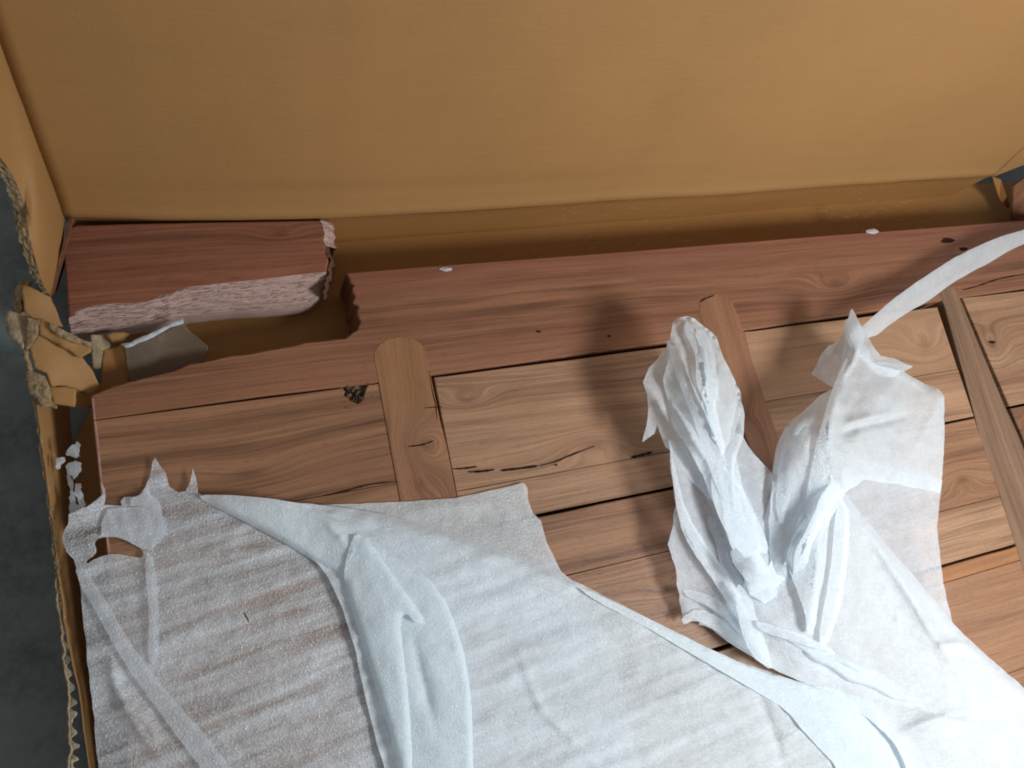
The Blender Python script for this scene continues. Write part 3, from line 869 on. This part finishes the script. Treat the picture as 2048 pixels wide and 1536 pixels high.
scrap('torn_flap', [(150, 777, -.014), (180, 788, -.024), (200, 772, -.028), (184, 800, -.034), (178, 813, -.036), (150, 812, -.026)], M_CARD2, bulge=0)
scrap('torn_flap', [(180, 668, -.02), (212, 668, -.022), (222, 690, -.03), (200, 735, -.04), (186, 738, -.036), (182, 700, -.028)], M_KRAFTOUT, .003)
scrap('torn_flap', [(212, 668, -.016), (246, 664, -.018), (262, 668, -.02), (246, 682, -.02), (226, 686, -.02)], M_CARD, .003, bulge=.002)
scrap('torn_flap', [(206, 700, -.030), (244, 690, -.030), (258, 740, -.040), (262, 775, -.045), (205, 785, -.045), (203, 745, -.04)], M_CARD2, .003)
# dark inner side behind the lid flap foot
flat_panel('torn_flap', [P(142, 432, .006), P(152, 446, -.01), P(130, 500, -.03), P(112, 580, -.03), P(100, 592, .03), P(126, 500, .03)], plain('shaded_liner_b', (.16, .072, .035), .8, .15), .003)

# scrap of clear tape lying in the gap
tp = empty('clear_tape_scrap', (-.05, .29, -.03), 'crumpled scrap of clear tape lying in the gap below the broken corner', 'tape')
scrap('tape_film', [(248, 692, -.012), (300, 672, -.012), (366, 645, -.012), (382, 664, -.018), (398, 676, -.02), (416, 692, -.022), (411, 728, -.030), (345, 760, -.034), (300, 772, -.034), (262, 785, -.034), (254, 735, -.024)], M_TAPE, .0005, .8, -.003, parent=tp)
scrap('sheen_edge', [(240, 689, -.009), (262, 686, -.0085), (282, 674, -.008), (310, 663, -.008), (332, 652, -.008), (366, 637, -.008), (369, 647, -.009), (340, 656, -.009), (318, 669, -.009), (290, 681, -.009), (254, 697, -.009)], M_SHRED, .0008, 1.5, .002, parent=tp)  # white sheen of the tape's upper edge, laid on as a pale strip


# ------------------------------------------------------------------ foam wrap
FA = empty('foam_sheet', (.2, -.1, .005), 'translucent white foam sheet with torn left edge spread over the lower left of the table', 'foam sheet')
# flat under-layer corner
sheet('flat_corner', [(540, 1016), (640, 1010), (800, 1004), (912, 996), (985, 980), (1048, 966), (1054, 975), (1056, 1000), (1066, 1026), (1082, 1042), (1092, 1080), (1122, 1142), (1190, 1200), (1150, 1300), (700, 1200)],
      [(560, 1016, .003), (1050, 970, .004), (900, 1060, .003), (1100, 1150, .003), (700, 1180, .003), (1150, 1250, .003)], M_FLAT, FA, 8, .5, smooth_out=0,
      waves=[(-8, 60, .0015, 12, 1.2)], creases=[([(760, 1040), (900, 1010), (1050, 1010)], .0025, 12)], seed=1, minz=.0015)
hole = [(188, 1086), (198, 1076), (226, 1073), (250, 1080), (272, 1092), (285, 1098), (287, 1117), (258, 1112), (230, 1107), (204, 1112), (182, 1122), (176, 1128), (172, 1122), (190, 1110), (194, 1100)]
sheet('flat_layer', [(137, 1028), (150, 1024), (172, 1014), (192, 1000), (206, 988), (203, 966), (211, 978), (212, 994), (207, 1010), (246, 1011), (242, 1003), (250, 994), (276, 994), (291, 976), (301, 950), (303, 925), (310, 914), (318, 929), (331, 948), (339, 974), (358, 986), (371, 983), (380, 960), (386, 936), (393, 958), (396, 985), (404, 990), (440, 994), (560, 1010), (640, 1012), (800, 1050), (1000, 1130), (1200, 1240), (1250, 1400), (1300, 1640), (205, 1640), (196, 1536), (188, 1440), (176, 1330), (166, 1230), (160, 1170), (148, 1120), (132, 1105), (124, 1082), (128, 1062), (137, 1048)],
      [(137, 1040, .010), (130, 1080, .012), (200, 1040, .004), (210, 970, .006), (160, 1170, .006), (170, 1300, .006), (200, 1540, .006), (260, 1200, .005), (310, 920, .006), (390, 940, .008), (300, 1000, .003), (500, 1100, .005), (700, 1300, .006), (400, 1400, .006), (900, 1200, .006), (1200, 1400, .006), (600, 1600, .006), (1200, 1600, .006), (650, 1020, .005), (290, 1110, .005), (190, 1080, .008)],
      M_THIN, FA, 8, 1.0, holes=[hole], waves=[(-14, 84, .0011, 170, 1.3), (-22, 37, .0008, 70, 1.2), (20, 120, .0012, 80, 1.2)], smooth_out=0, seed=2, minz=.0025,
      creases=[([(290, 1100), (293, 1200), (296, 1290)], .004, 7), ([(330, 1102), (460, 1108), (640, 1090)], .006, 9), ([(215, 1440), (260, 1400), (330, 1500)], .007, 10), ([(225, 1280), (222, 1350), (250, 1420), (330, 1530)], .008, 9)])
sheet('fold_band', [(148, 1132), (172, 1138), (214, 1205), (262, 1290), (335, 1385), (420, 1480), (470, 1545), (520, 1640), (470, 1640), (420, 1560), (330, 1440), (250, 1330), (195, 1230), (160, 1170)],
      [(160, 1150, .010), (262, 1300, .012), (340, 1410, .012), (470, 1560, .012), (500, 1640, .012), (200, 1220, .012), (420, 1540, .0115)], M_VEIL, FA, 8, .6, seed=3, smooth_out=1)
sheet('fold_band', [(290, 1100), (330, 1080), (335, 1040), (325, 1030), (312, 1060), (305, 1085), (288, 1120), (300, 1230), (294, 1320), (318, 1335), (318, 1230), (312, 1120)],
      [(290, 1100, .009), (330, 1060, .009), (300, 1230, .010), (305, 1330, .010), (318, 1200, .010)], M_VEIL, FA, 7, .6, seed=4)
# the half of the sheet folded over it
upper_fold = [(420, 1004), (560, 1001), (640, 1010), (720, 1020), (800, 1035), (950, 1083), (1120, 1147), (1300, 1238), (1450, 1313), (1545, 1346)]
sheet('folded_layer', upper_fold+[(1620, 1372), (1720, 1420), (1830, 1500), (1880, 1640), (800, 1640), (740, 1440), (700, 1250), (640, 1120), (540, 1050)],
      [(420, 1004, .008), (640, 1010, .012), (800, 1035, .016), (950, 1083, .018), (1120, 1147, .020), (1300, 1240, .022), (1450, 1318, .024), (1560, 1352, .024), (1800, 1500, .02), (1000, 1250, .012), (1200, 1400, .012), (900, 1500, .012), (1400, 1500, .014), (1100, 1600, .012), (1600, 1600, .016), (750, 1200, .014)],
      M_DBL, FA, 8, .5, smooth_out=1, folds=[(upper_fold, .010, 16)],
      waves=[(-14, 130, .0045, 150, 1.3), (-22, 40, .0022, 20, 1.2)], seed=5, minz=.010,
      creases=[([(1030, 1280), (1048, 1330), (1080, 1420), (1120, 1455), (1200, 1540)], .004, 5), ([(1500, 1345), (1530, 1420), (1560, 1500), (1572, 1560)], -.005, 9), ([(1560, 1480), (1600, 1470)], .004, 5), ([(560, 1020), (700, 1040), (900, 1095), (1100, 1170), (1300, 1262)], .0045, 14)])
bandl = [(405, 1002), (470, 1034), (560, 1080), (640, 1130), (688, 1163), (700, 1210), (717, 1262), (745, 1355), (772, 1440), (800, 1540), (815, 1640)]
bandr = [(620, 1012), (680, 1040), (735, 1072), (800, 1120), (850, 1150), (885, 1190), (912, 1250), (932, 1320), (943, 1400), (946, 1500), (948, 1640)]
sheet('fold_band', [(398, 990), (440, 989), (520, 994), (600, 1006)]+bandr+bandl[::-1],
      [(400, 995, .012), (520, 1010, .020), (620, 1030, .019), (700, 1080, .021), (850, 1150, .021), (930, 1320, .020), (946, 1540, .020), (690, 1165, .015), (720, 1262, .015), (772, 1440, .015), (810, 1600, .015), (820, 1300, .022), (860, 1500, .021), (950, 1640, .020)],
      M_BAND, FA, 7, .4, folds=[(bandl, .008, 14), (bandr, .006, 12)], creases=[([(735, 1072), (700, 1105), (688, 1160)], .006, 8), ([(640, 1030), (670, 1062), (700, 1100)], .006, 7), ([(820, 1250), (838, 1330), (860, 1420), (878, 1480)], -.006, 10)],
      waves=[(62, 75, .0010, 26, 1.1)], seed=6)
tip = [(712, 1064), (740, 1085), (780, 1140), (815, 1190), (856, 1249)]
sheet('fold_band', [(688, 1164), (690, 1130), (700, 1090)]+tip+[(832, 1247), (812, 1225), (800, 1240), (806, 1300), (818, 1400), (824, 1500), (828, 1640), (812, 1640), (800, 1540), (772, 1440), (745, 1355), (717, 1262)],
      [(690, 1150, .022), (712, 1066, .026), (780, 1140, .029), (855, 1248, .028), (750, 1250, .027), (800, 1400, .027), (815, 1600, .027), (720, 1270, .021)],
      M_BAND, FA, 7, .4, folds=[(tip, .004, 10), (bandl[4:], .007, 16), ([(806, 1230), (806, 1300), (818, 1400), (824, 1500), (828, 1640)], .006, 16)], seed=7, waves=[(75, 60, .0008, 18, 1.1)])
# doubled edge at the lower right
dl = [(1180, 1196), (1300, 1258), (1400, 1318), (1515, 1384), (1573, 1420), (1614, 1471), (1680, 1540), (1720, 1640)]
dr = [(1300, 1238), (1450, 1313), (1523, 1345), (1614, 1367), (1697, 1384), (1751, 1417), (1792, 1462), (1813, 1508), (1820, 1560), (1824, 1640)]
sheet('fold_band', [(1150, 1168)]+dr+dl[::-1], [(1150, 1168, .0235), (1300, 1245, .0265), (1450, 1320, .029), (1614, 1372, .030), (1751, 1420, .029), (1820, 1560, .028), (1515, 1380, .0245), (1600, 1450, .023), (1700, 1600, .023), (1780, 1640, .027), (1680, 1440, .030)],
      M_BAND, FA, 8, .4, folds=[(dr, .005, 14)], waves=[(48, 70, .0012, 22, 1.2)], seed=8)
sheet('fold_patch', [(216, 1017), (270, 1013), (323, 1012), (325, 1050), (316, 1078), (305, 1101), (281, 1097), (258, 1083), (240, 1075), (215, 1072), (200, 1074), (204, 1040)], [(216, 1017, .0075), (323, 1012, .0085), (300, 1098, .008), (240, 1076, .0085), (205, 1070, .0085)], M_SHRED, FA, 6, 1.0, seed=41, smooth_out=0, waves=[(70, 30, .0012, 12, 1.2)])
sheet('fold_patch', [(262, 996), (290, 985), (296, 975), (303, 990), (316, 1000), (322, 1013), (262, 1012)], [(262, 1000, .0085), (320, 1010, .009), (296, 980, .009)], M_SHRED, FA, 5, 1.0, seed=42, smooth_out=0)

FB = empty('twisted_foam_sheet', (.7, .05, .02), 'crumpled white foam sheet bunched up in two peaks on the right of the table', 'foam sheet')
# broad lower body
body_r = [(1690, 985), (1740, 1050), (1800, 1120), (1860, 1190), (1905, 1246), (1985, 1322), (2052, 1378), (2130, 1450)]
bod = sheet('body', [(1558, 940), (1600, 930), (1650, 950)]+body_r+[(2130, 1640), (1835, 1640), (1815, 1535), (1785, 1478), (1720, 1424), (1640, 1374), (1580, 1356), (1500, 1312), (1440, 1272), (1420, 1254), (1390, 1246), (1480, 1190), (1510, 1100), (1535, 1010)],
      [(1560, 945, .05), (1650, 950, .06), (1760, 1080, .055), (1905, 1246, .045), (2050, 1378, .04), (2130, 1550, .035), (1830, 1600, .03), (1720, 1430, .03), (1580, 1358, .024), (1420, 1256, .012), (1480, 1190, .022), (1600, 1200, .046), (1750, 1280, .042), (1900, 1420, .045), (1530, 1060, .04)],
      M_BODY, FB, 7, .8, folds=[(body_r, .014, 26)], waves=[(66, 92, 0.0071, 55, 1.3), (44, 60, 0.0031, 40, 1.2), (25, 30, 0.0008, 16, 1.2)], seed=11, minz=.008,
      creases=[([(1665, 970), (1640, 1060), (1625, 1160), (1610, 1280)], .012, 10), ([(1690, 990), (1780, 1130), (1880, 1290), (1960, 1400)], .010, 12), ([(1780, 1480), (1860, 1440), (1960, 1420)], .010, 12), ([(1560, 1290), (1660, 1310), (1760, 1360)], .008, 8), ([(1720, 1150), (1790, 1230), (1860, 1300)], -.005, 12), ([(1705, 1156), (1775, 1210), (1821, 1264), (1880, 1300)], .004, 4), ([(1700, 1160), (1668, 1190), (1650, 1230)], .004, 5), ([(1790, 1225), (1800, 1270)], .003, 4), ([(1865, 1300), (1900, 1285), (1950, 1300)], .006, 8), ([(1640, 1350), (1760, 1380), (1900, 1440), (2040, 1480)], -.006, 16)])
# hanging single-layer flap on the right
sheet('hanging_flap', [(1680, 905), (1760, 930), (1885, 960), (1880, 1000), (1874, 1058), (1882, 1130), (1892, 1195), (1907, 1252), (1950, 1310), (1860, 1240), (1760, 1120), (1690, 1010)],
      [(1690, 910, .05), (1885, 965, .05), (1875, 1060, .036), (1900, 1240, .018), (1760, 1110, .024), (1800, 1000, .036), (1700, 1000, .04), (1940, 1300, .015)], M_HANG, FB, 7, .8, smooth_out=0,
      waves=[(84, 30, 0.0008, 14, 1.2)], seed=12)
# right peak
pk = [(1704, 617), (1716, 640), (1728, 660), (1748, 694), (1762, 712), (1786, 716), (1826, 734), (1806, 742), (1850, 768), (1878, 778), (1888, 792), (1889, 860), (1886, 930), (1880, 985), (1790, 968), (1730, 960), (1690, 985), (1650, 1060), (1610, 1140), (1575, 1190), (1540, 1130), (1538, 1040), (1545, 945), (1554, 890), (1572, 852), (1602, 826), (1640, 792), (1672, 774), (1680, 740), (1686, 700), (1690, 664), (1695, 640)]
pkR = sheet('bunched_peak', pk, [(1704, 620, .060), (1625, 738, .055), (1668, 772, .070), (1602, 826, .085), (1550, 940, .060), (1826, 734, .055), (1885, 785, .065), (1888, 900, .058), (1880, 985, .045), (1730, 780, .090), (1660, 900, .095), (1700, 700, .075), (1790, 880, .075), (1660, 960, .085), (1610, 1120, .055), (1575, 1190, .040), (1545, 1060, .045)],
      M_BUNCH, FB, 6, .9, smooth_out=0, folds=[([(1545, 945), (1554, 890), (1572, 852), (1602, 826), (1640, 792)], .016, 24), ([(1850, 768), (1878, 778), (1888, 792), (1889, 860)], .008, 16)],
      waves=[(-58, 84, 0.0040, 50, 1.3), (70, 60, 0.0020, 36, 1.2), (10, 30, 0.0007, 14, 1.2)], seed=13, fine=.0009,
      creases=[([(1700, 720), (1665, 800), (1655, 880), (1662, 965)], .012, 14), ([(1668, 775), (1720, 700), (1705, 640)], .010, 9), ([(1675, 875), (1720, 850), (1790, 838), (1820, 828)], -.012, 7), ([(1680, 850), (1740, 835), (1800, 826)], .008, 7), ([(1740, 720), (1800, 745), (1870, 790)], .006, 9), ([(1660, 965), (1640, 1010), (1610, 1090), (1585, 1160)], .014, 9), ([(1640, 960), (1590, 1050), (1560, 1130)], .008, 10)])
sheet('side_flap', [(1690, 655), (1687, 671), (1658, 692), (1642, 708), (1634, 728), (1621, 748), (1645, 762), (1668, 776), (1690, 762), (1705, 730), (1704, 690)], [(1690, 660, .066), (1621, 748, .045), (1668, 776, .062), (1704, 730, .074), (1642, 708, .052)], M_HANG, FB, 5, 1.3, seed=46, smooth_out=0, waves=[(60, 30, 0.0015, 10, 1.2)])
sheet('torn_tip', [(1702, 616), (1716, 640), (1730, 672), (1726, 690), (1712, 700), (1700, 676), (1696, 650)], [(1704, 618, .068), (1728, 680, .088), (1704, 680, .086), (1712, 650, .085)], M_HANG, FB, 5, .6, seed=14, smooth_out=0)
# ribbon running off to the upper right
rb_u = [(1708, 668), (1760, 620), (1802, 586), (1840, 560), (1872, 538), (1915, 512), (1960, 490), (2010, 470), (2060, 456), (2120, 443)]
rb_l = [(2120, 462), (2060, 483), (2020, 500), (1975, 528), (1950, 540), (1905, 566), (1858, 602), (1820, 622), (1785, 645), (1740, 680)]
sheet('ribbon', rb_u+rb_l, [(1722, 655, .062), (1802, 600, .042), (1872, 560, .030), (1960, 510, .026), (2060, 470, .03), (2120, 450, .034), (1860, 598, .020), (1745, 660, .058)], M_BUNCH, FB, 6, .5,
      creases=[([(1740, 655), (1830, 600), (1900, 560), (1960, 528), (2060, 480)], .0025, 5)], waves=[(-32, 26, 0.0010, 8, 1.2)], folds=[(rb_u, .002, 6)], seed=15)
# left peak: back sheets, then the crumpled finger over them
bkl = sheet('back_layer', [(1338, 880), (1342, 940), (1350, 1010), (1344, 1060), (1336, 1088), (1342, 1110), (1352, 1135), (1354, 1165), (1364, 1232), (1368, 1250), (1386, 1236), (1420, 1250), (1480, 1290), (1520, 1300), (1560, 1200), (1545, 1080), (1440, 900)],
      [(1340, 890, .06), (1350, 1010, .045), (1338, 1090, .036), (1366, 1245, .012), (1420, 1250, .012), (1520, 1295, .016), (1550, 1150, .03), (1450, 920, .05), (1430, 1100, .024), (1400, 1180, .018)],
      M_HANG, FB, 6, 1.2, smooth_out=0, waves=[(66, 70, 0.0051, 40, 1.5), (30, 40, 0.0020, 24, 1.2)], seed=16, minz=.006,
      creases=[([(1350, 960), (1365, 1060), (1410, 1130), (1470, 1190), (1530, 1290)], .012, 8), ([(1362, 1180), (1430, 1200), (1500, 1270)], .006, 7), ([(1380, 930), (1440, 1060), (1480, 1160)], .008, 6)])
sheet('side_flap', [(1455, 880), (1480, 862), (1500, 900), (1530, 930), (1546, 948), (1552, 1000), (1556, 1060), (1540, 1130), (1500, 1080), (1470, 980)],
      [(1460, 880, .06), (1500, 900, .055), (1546, 948, .045), (1552, 1060, .035), (1500, 1080, .04), (1480, 980, .05)], M_HANG, FB, 6, .5, waves=[(60, 50, 0.0031, 20, 1.3)], seed=17)
sheet('side_flap', [(1335, 690), (1312, 722), (1299, 735), (1285, 764), (1294, 790), (1297, 812), (1294, 850), (1284, 884), (1308, 868), (1314, 848), (1330, 892), (1346, 905), (1380, 960), (1420, 1000), (1430, 900), (1390, 780), (1350, 700)],
      [(1335, 695, 0.076), (1286, 764, 0.071), (1295, 850, 0.059), (1284, 883, 0.050), (1330, 892, 0.055), (1400, 980, 0.050), (1380, 800, 0.084), (1425, 960, 0.050)], M_BUNCH, FB, 6, .8, smooth_out=0,
      waves=[(52, 46, 0.0051, 26, 1.5)], creases=[([(1286, 766), (1330, 830), (1390, 920), (1425, 1000)], .010, 7)], seed=18)
fin = [(1347, 642), (1358, 634), (1372, 632), (1390, 638), (1408, 654), (1424, 664), (1434, 674), (1438, 690), (1445, 712), (1460, 738), (1466, 752), (1472, 765), (1481, 784), (1484, 812), (1478, 838), (1470, 862), (1466, 890), (1480, 950), (1496, 1010), (1512, 1080), (1520, 1130), (1536, 1176), (1562, 1160), (1555, 1190), (1530, 1208), (1500, 1190), (1486, 1150), (1470, 1115), (1452, 1070), (1428, 1010), (1405, 950), (1378, 900), (1352, 850), (1334, 800), (1326, 760), (1336, 720), (1333, 684), (1340, 680)]
pkL = sheet('crumpled_peak', fin, [(1370, 634, 0.088), (1345, 645, 0.084), (1436, 680, 0.084), (1482, 800, 0.071), (1468, 870, 0.067), (1400, 750, 0.102), (1335, 760, 0.084), (1340, 830, 0.076), (1430, 860, 0.092), (1410, 960, 0.066), (1470, 960, 0.071), (1500, 1060, 0.055), (1455, 1080, 0.050), (1530, 1190, 0.038), (1490, 1160, 0.039)],
      M_BUNCH, FB, 5, .9, smooth_out=0, folds=[([(1460, 738), (1484, 812), (1470, 862)], .014, 18), ([(1347, 642), (1372, 632), (1408, 654), (1438, 690)], .008, 12)],
      waves=[(66, 50, 0.0056, 30, 1.3), (58, 27, 0.0020, 16, 1.2), (120, 34, 0.0010, 16, 1.2)], fine=.0012, seed=19,
      creases=[([(1355, 690), (1378, 760), (1420, 850), (1455, 950), (1480, 1060)], .014, 7), ([(1385, 660), (1410, 730), (1412, 800), (1440, 880)], .012, 6), ([(1440, 720), (1430, 780), (1445, 830)], .010, 6), ([(1335, 790), (1375, 860), (1430, 950)], .010, 7), ([(1400, 820), (1440, 920), (1470, 1000)], -.012, 6)])
sheet('crumpled_tuft', [(1461, 1102), (1473, 1094), (1490, 1115), (1512, 1130), (1531, 1139), (1544, 1119), (1552, 1148), (1571, 1156), (1556, 1173), (1527, 1179), (1506, 1173), (1490, 1160), (1465, 1127)],
      [(1465, 1105, .060), (1510, 1140, .074), (1566, 1160, .058), (1500, 1172, .060), (1470, 1130, .060)], M_BUNCH, FB, 5, 1.2, smooth_out=0, waves=[(25, 22, 0.0025, 10, 1.3)], seed=20)
for b, ln, wd, lf in [
    (pkL, [(1368, 645), (1392, 700), (1408, 770), (1418, 840), (1450, 910)], 20, .009),
    (pkL, [(1478, 800), (1466, 865), (1450, 920), (1446, 985), (1472, 1080)], 26, .011),
    (pkL, [(1440, 930), (1470, 1020), (1500, 1100), (1535, 1165)], 34, .013),
    (pkL, [(1395, 690), (1412, 740), (1436, 800)], 14, .007),
    (bkl, [(1420, 1030), (1440, 1090), (1470, 1160), (1500, 1210)], 16, .008),
    (bkl, [(1365, 1185), (1420, 1200), (1475, 1245), (1530, 1300)], 18, .007),
    (pkR, [(1668, 955), (1640, 1020), (1612, 1090), (1588, 1160)], 24, .012),
    (pkR, [(1690, 640), (1715, 690), (1740, 730), (1800, 742)], 16, .006),
    (pkR, [(1650, 1000), (1600, 1060), (1570, 1130)], 16, .008),
    (bod, [(1560, 1260), (1640, 1300), (1740, 1360), (1850, 1400)], 26, .008)]:
    pleat(b, ln, wd*1.3, lf*.42, M_PLEAT, FB, int(ln[0][0]) % 37)
# flat folded layers traced over the gathers
def over(base, name, ol, lift, mat, seed, tilt=0, step=6, jag=.7, folds=()):
    c = np.array(ol, float); zz = o_h[base.name](c); m = c.mean(0); lift = lift*.5
    pts = [(u, v0, z+lift+.5*tilt*(u-m[0])/60.) for (u, v0), z in zip(ol, zz)]
    return sheet(name, ol, pts[::max(1, len(pts)//24)], mat, FB, step, jag, seed=seed, smooth_out=1, fine=.0004, folds=folds)


over(pkL, 'folded_slip', [(1444, 985), (1465, 960), (1485, 975), (1505, 1020), (1525, 1057), (1541, 1110), (1515, 1102), (1490, 1120), (1465, 1104), (1446, 1040)], .010, M_BUNCH, 51, .003)
over(pkL, 'folded_slip', [(1334, 682), (1342, 690), (1352, 690), (1366, 733), (1368, 755), (1396, 817), (1440, 905), (1475, 990), (1450, 1010), (1415, 930), (1388, 842), (1366, 788), (1344, 725)], .011, M_PLEAT, 52, -.003)
over(pkL, 'folded_slip', [(1387, 658), (1404, 708), (1417, 746), (1400, 796), (1412, 850), (1440, 905), (1430, 830), (1437, 770), (1428, 700), (1410, 660)], .008, M_PLEAT, 53, .003)
over(bkl, 'folded_slip', [(1340, 905), (1354, 945), (1366, 1003), (1386, 1050), (1424, 1105), (1465, 1160), (1500, 1230), (1530, 1290), (1545, 1330), (1516, 1312), (1484, 1255), (1445, 1190), (1398, 1120), (1366, 1070), (1350, 1000)], .014, M_PLEAT, 54, .003)
over(bkl, 'folded_slip', [(1361, 1237), (1395, 1214), (1448, 1240), (1510, 1280), (1556, 1318), (1640, 1350), (1695, 1366), (1640, 1368), (1556, 1340), (1500, 1305), (1440, 1268), (1418, 1252), (1386, 1240), (1368, 1250)], .010, M_PLEAT, 55, 0)
over(bod, 'folded_slip', [(1618, 961), (1600, 1010), (1581, 1065), (1573, 1127), (1589, 1168), (1610, 1226), (1614, 1268), (1631, 1268), (1638, 1168), (1644, 1044), (1660, 975)], .016, M_BUNCH, 56, .004)
over(bod, 'folded_slip', [(1680, 985), (1668, 1050), (1664, 1120), (1650, 1200), (1636, 1280), (1652, 1300), (1680, 1220), (1696, 1120), (1700, 1030)], .012, M_PLEAT, 57, -.003)
over(pkR, 'folded_slip', [(1700, 700), (1680, 775), (1668, 830), (1655, 900), (1660, 965), (1640, 1010), (1618, 1060), (1610, 1000), (1625, 920), (1645, 840), (1668, 765)], .008, M_PLEAT, 62, .003)
over(pkR, 'folded_slip', [(1640, 800), (1600, 832), (1572, 870), (1556, 930), (1550, 1010), (1562, 1060), (1580, 1000), (1590, 930), (1612, 870)], .006, M_PLEAT, 63, -.002)
over(pkR, 'torn_tip', [(1746, 722), (1780, 724), (1812, 728), (1828, 735), (1808, 742), (1790, 748), (1764, 738)], .004, M_PLEAT, 64, 0, 5, 1.0)
# loose doubled slips in the lower opening
for k, (ol, hs) in enumerate([
    ([(1556, 1288), (1580, 1282), (1640, 1300), (1700, 1330), (1705, 1345), (1690, 1362), (1640, 1345), (1600, 1325), (1560, 1300)], [(1560, 1290, .028), (1640, 1310, .032), (1700, 1340, .030), (1600, 1322, .026)]),
    ([(1510, 1240), (1545, 1250), (1620, 1275), (1680, 1310), (1640, 1300), (1560, 1275), (1520, 1262)], [(1515, 1245, .050), (1620, 1278, .052), (1680, 1308, .046), (1540, 1268, .05)]),
    ([(1470, 1160), (1500, 1190), (1515, 1240), (1540, 1310), (1548, 1345), (1500, 1310), (1475, 1240)], [(1472, 1165, .05), (1515, 1240, .045), (1546, 1340, .034), (1490, 1250, .045)])]):
    sheet('loose_slip', ol, hs, M_HANG, FB, 6, .6, seed=22+k, waves=[(25, 40, 0.0015, 10, 1.2)])

# ------------------------------------------------------------------ torn foam shreds by the left wall
def shred(label, polys, z):
    r = empty('foam_shred', tuple(P(*polys[0][0], z)), label, 'foam shred')
    for k, pl in enumerate(polys):
        sheet('torn_foam', pl, [(*q, z+.003*((i*7) % 3-1)) for i, q in enumerate(pl)], M_SHRED, r, 4, 3.0, smooth_out=0, seed=30+k, waves=[(20, 12, 0.0010, 6, 1.2)])
    return r
shred('small ragged white foam shred caught on the left carton wall above the torn sheet', [[(130, 914), (133, 900), (142, 893), (150, 888), (157, 881), (160, 896), (158, 906), (161, 914), (150, 918), (138, 912)], [(108, 906), (114, 912), (122, 911), (132, 914), (130, 922), (124, 926), (122, 938), (114, 941), (110, 932), (113, 920)], [(127, 930), (142, 926), (162, 924), (164, 945), (158, 952), (146, 960), (138, 950)]], -.002)
shred('long pale foam strip hanging in the gap between carton wall and table', [[(134, 950), (140, 948), (150, 985), (153, 1010), (160, 1020), (156, 1030), (138, 1029), (140, 1000)], [(152, 966), (162, 962), (166, 985), (172, 1010), (164, 1022), (154, 1000)]], -.006)
# white flecks of foam on the rail
for u, v0, s_, lb in [(892, 538, 12, 'tiny white foam fleck on the back rail near the broken notch'), (1745, 463, 14, 'thin white foam fleck on the back edge of the rail, right of the middle'), (1088, 1130, 0, '')]:
    if not s_: continue
    pl = [(u+math.cos(a)*s_*random.uniform(.7, 1.2), v0+math.sin(a)*s_*.4*random.uniform(.6, 1.3)) for a in np.linspace(0, 6.283, 10)[:-1]]
    o = link('foam_fleck', [P(*q, .0012+.001*random.random()) for q in pl]+[P(u, v0, .003)], [(i, (i+1) % 9, 9) for i in range(9)], M_SHRED)
    tag(o, lb, 'foam fleck', 'foam flecks on the rail')

sp = link('wood_splinter', [P(486, 1226, .016), P(489, 1225, .018), P(497, 1238, .018), P(499, 1246, .015), P(494, 1240, .016)], [(0, 1, 2, 3, 4)], plain('splinter_brown', (.22, .09, .05), .8, .2))
tag(sp, 'tiny brown wood splinter lying on the flat foam', 'splinter')
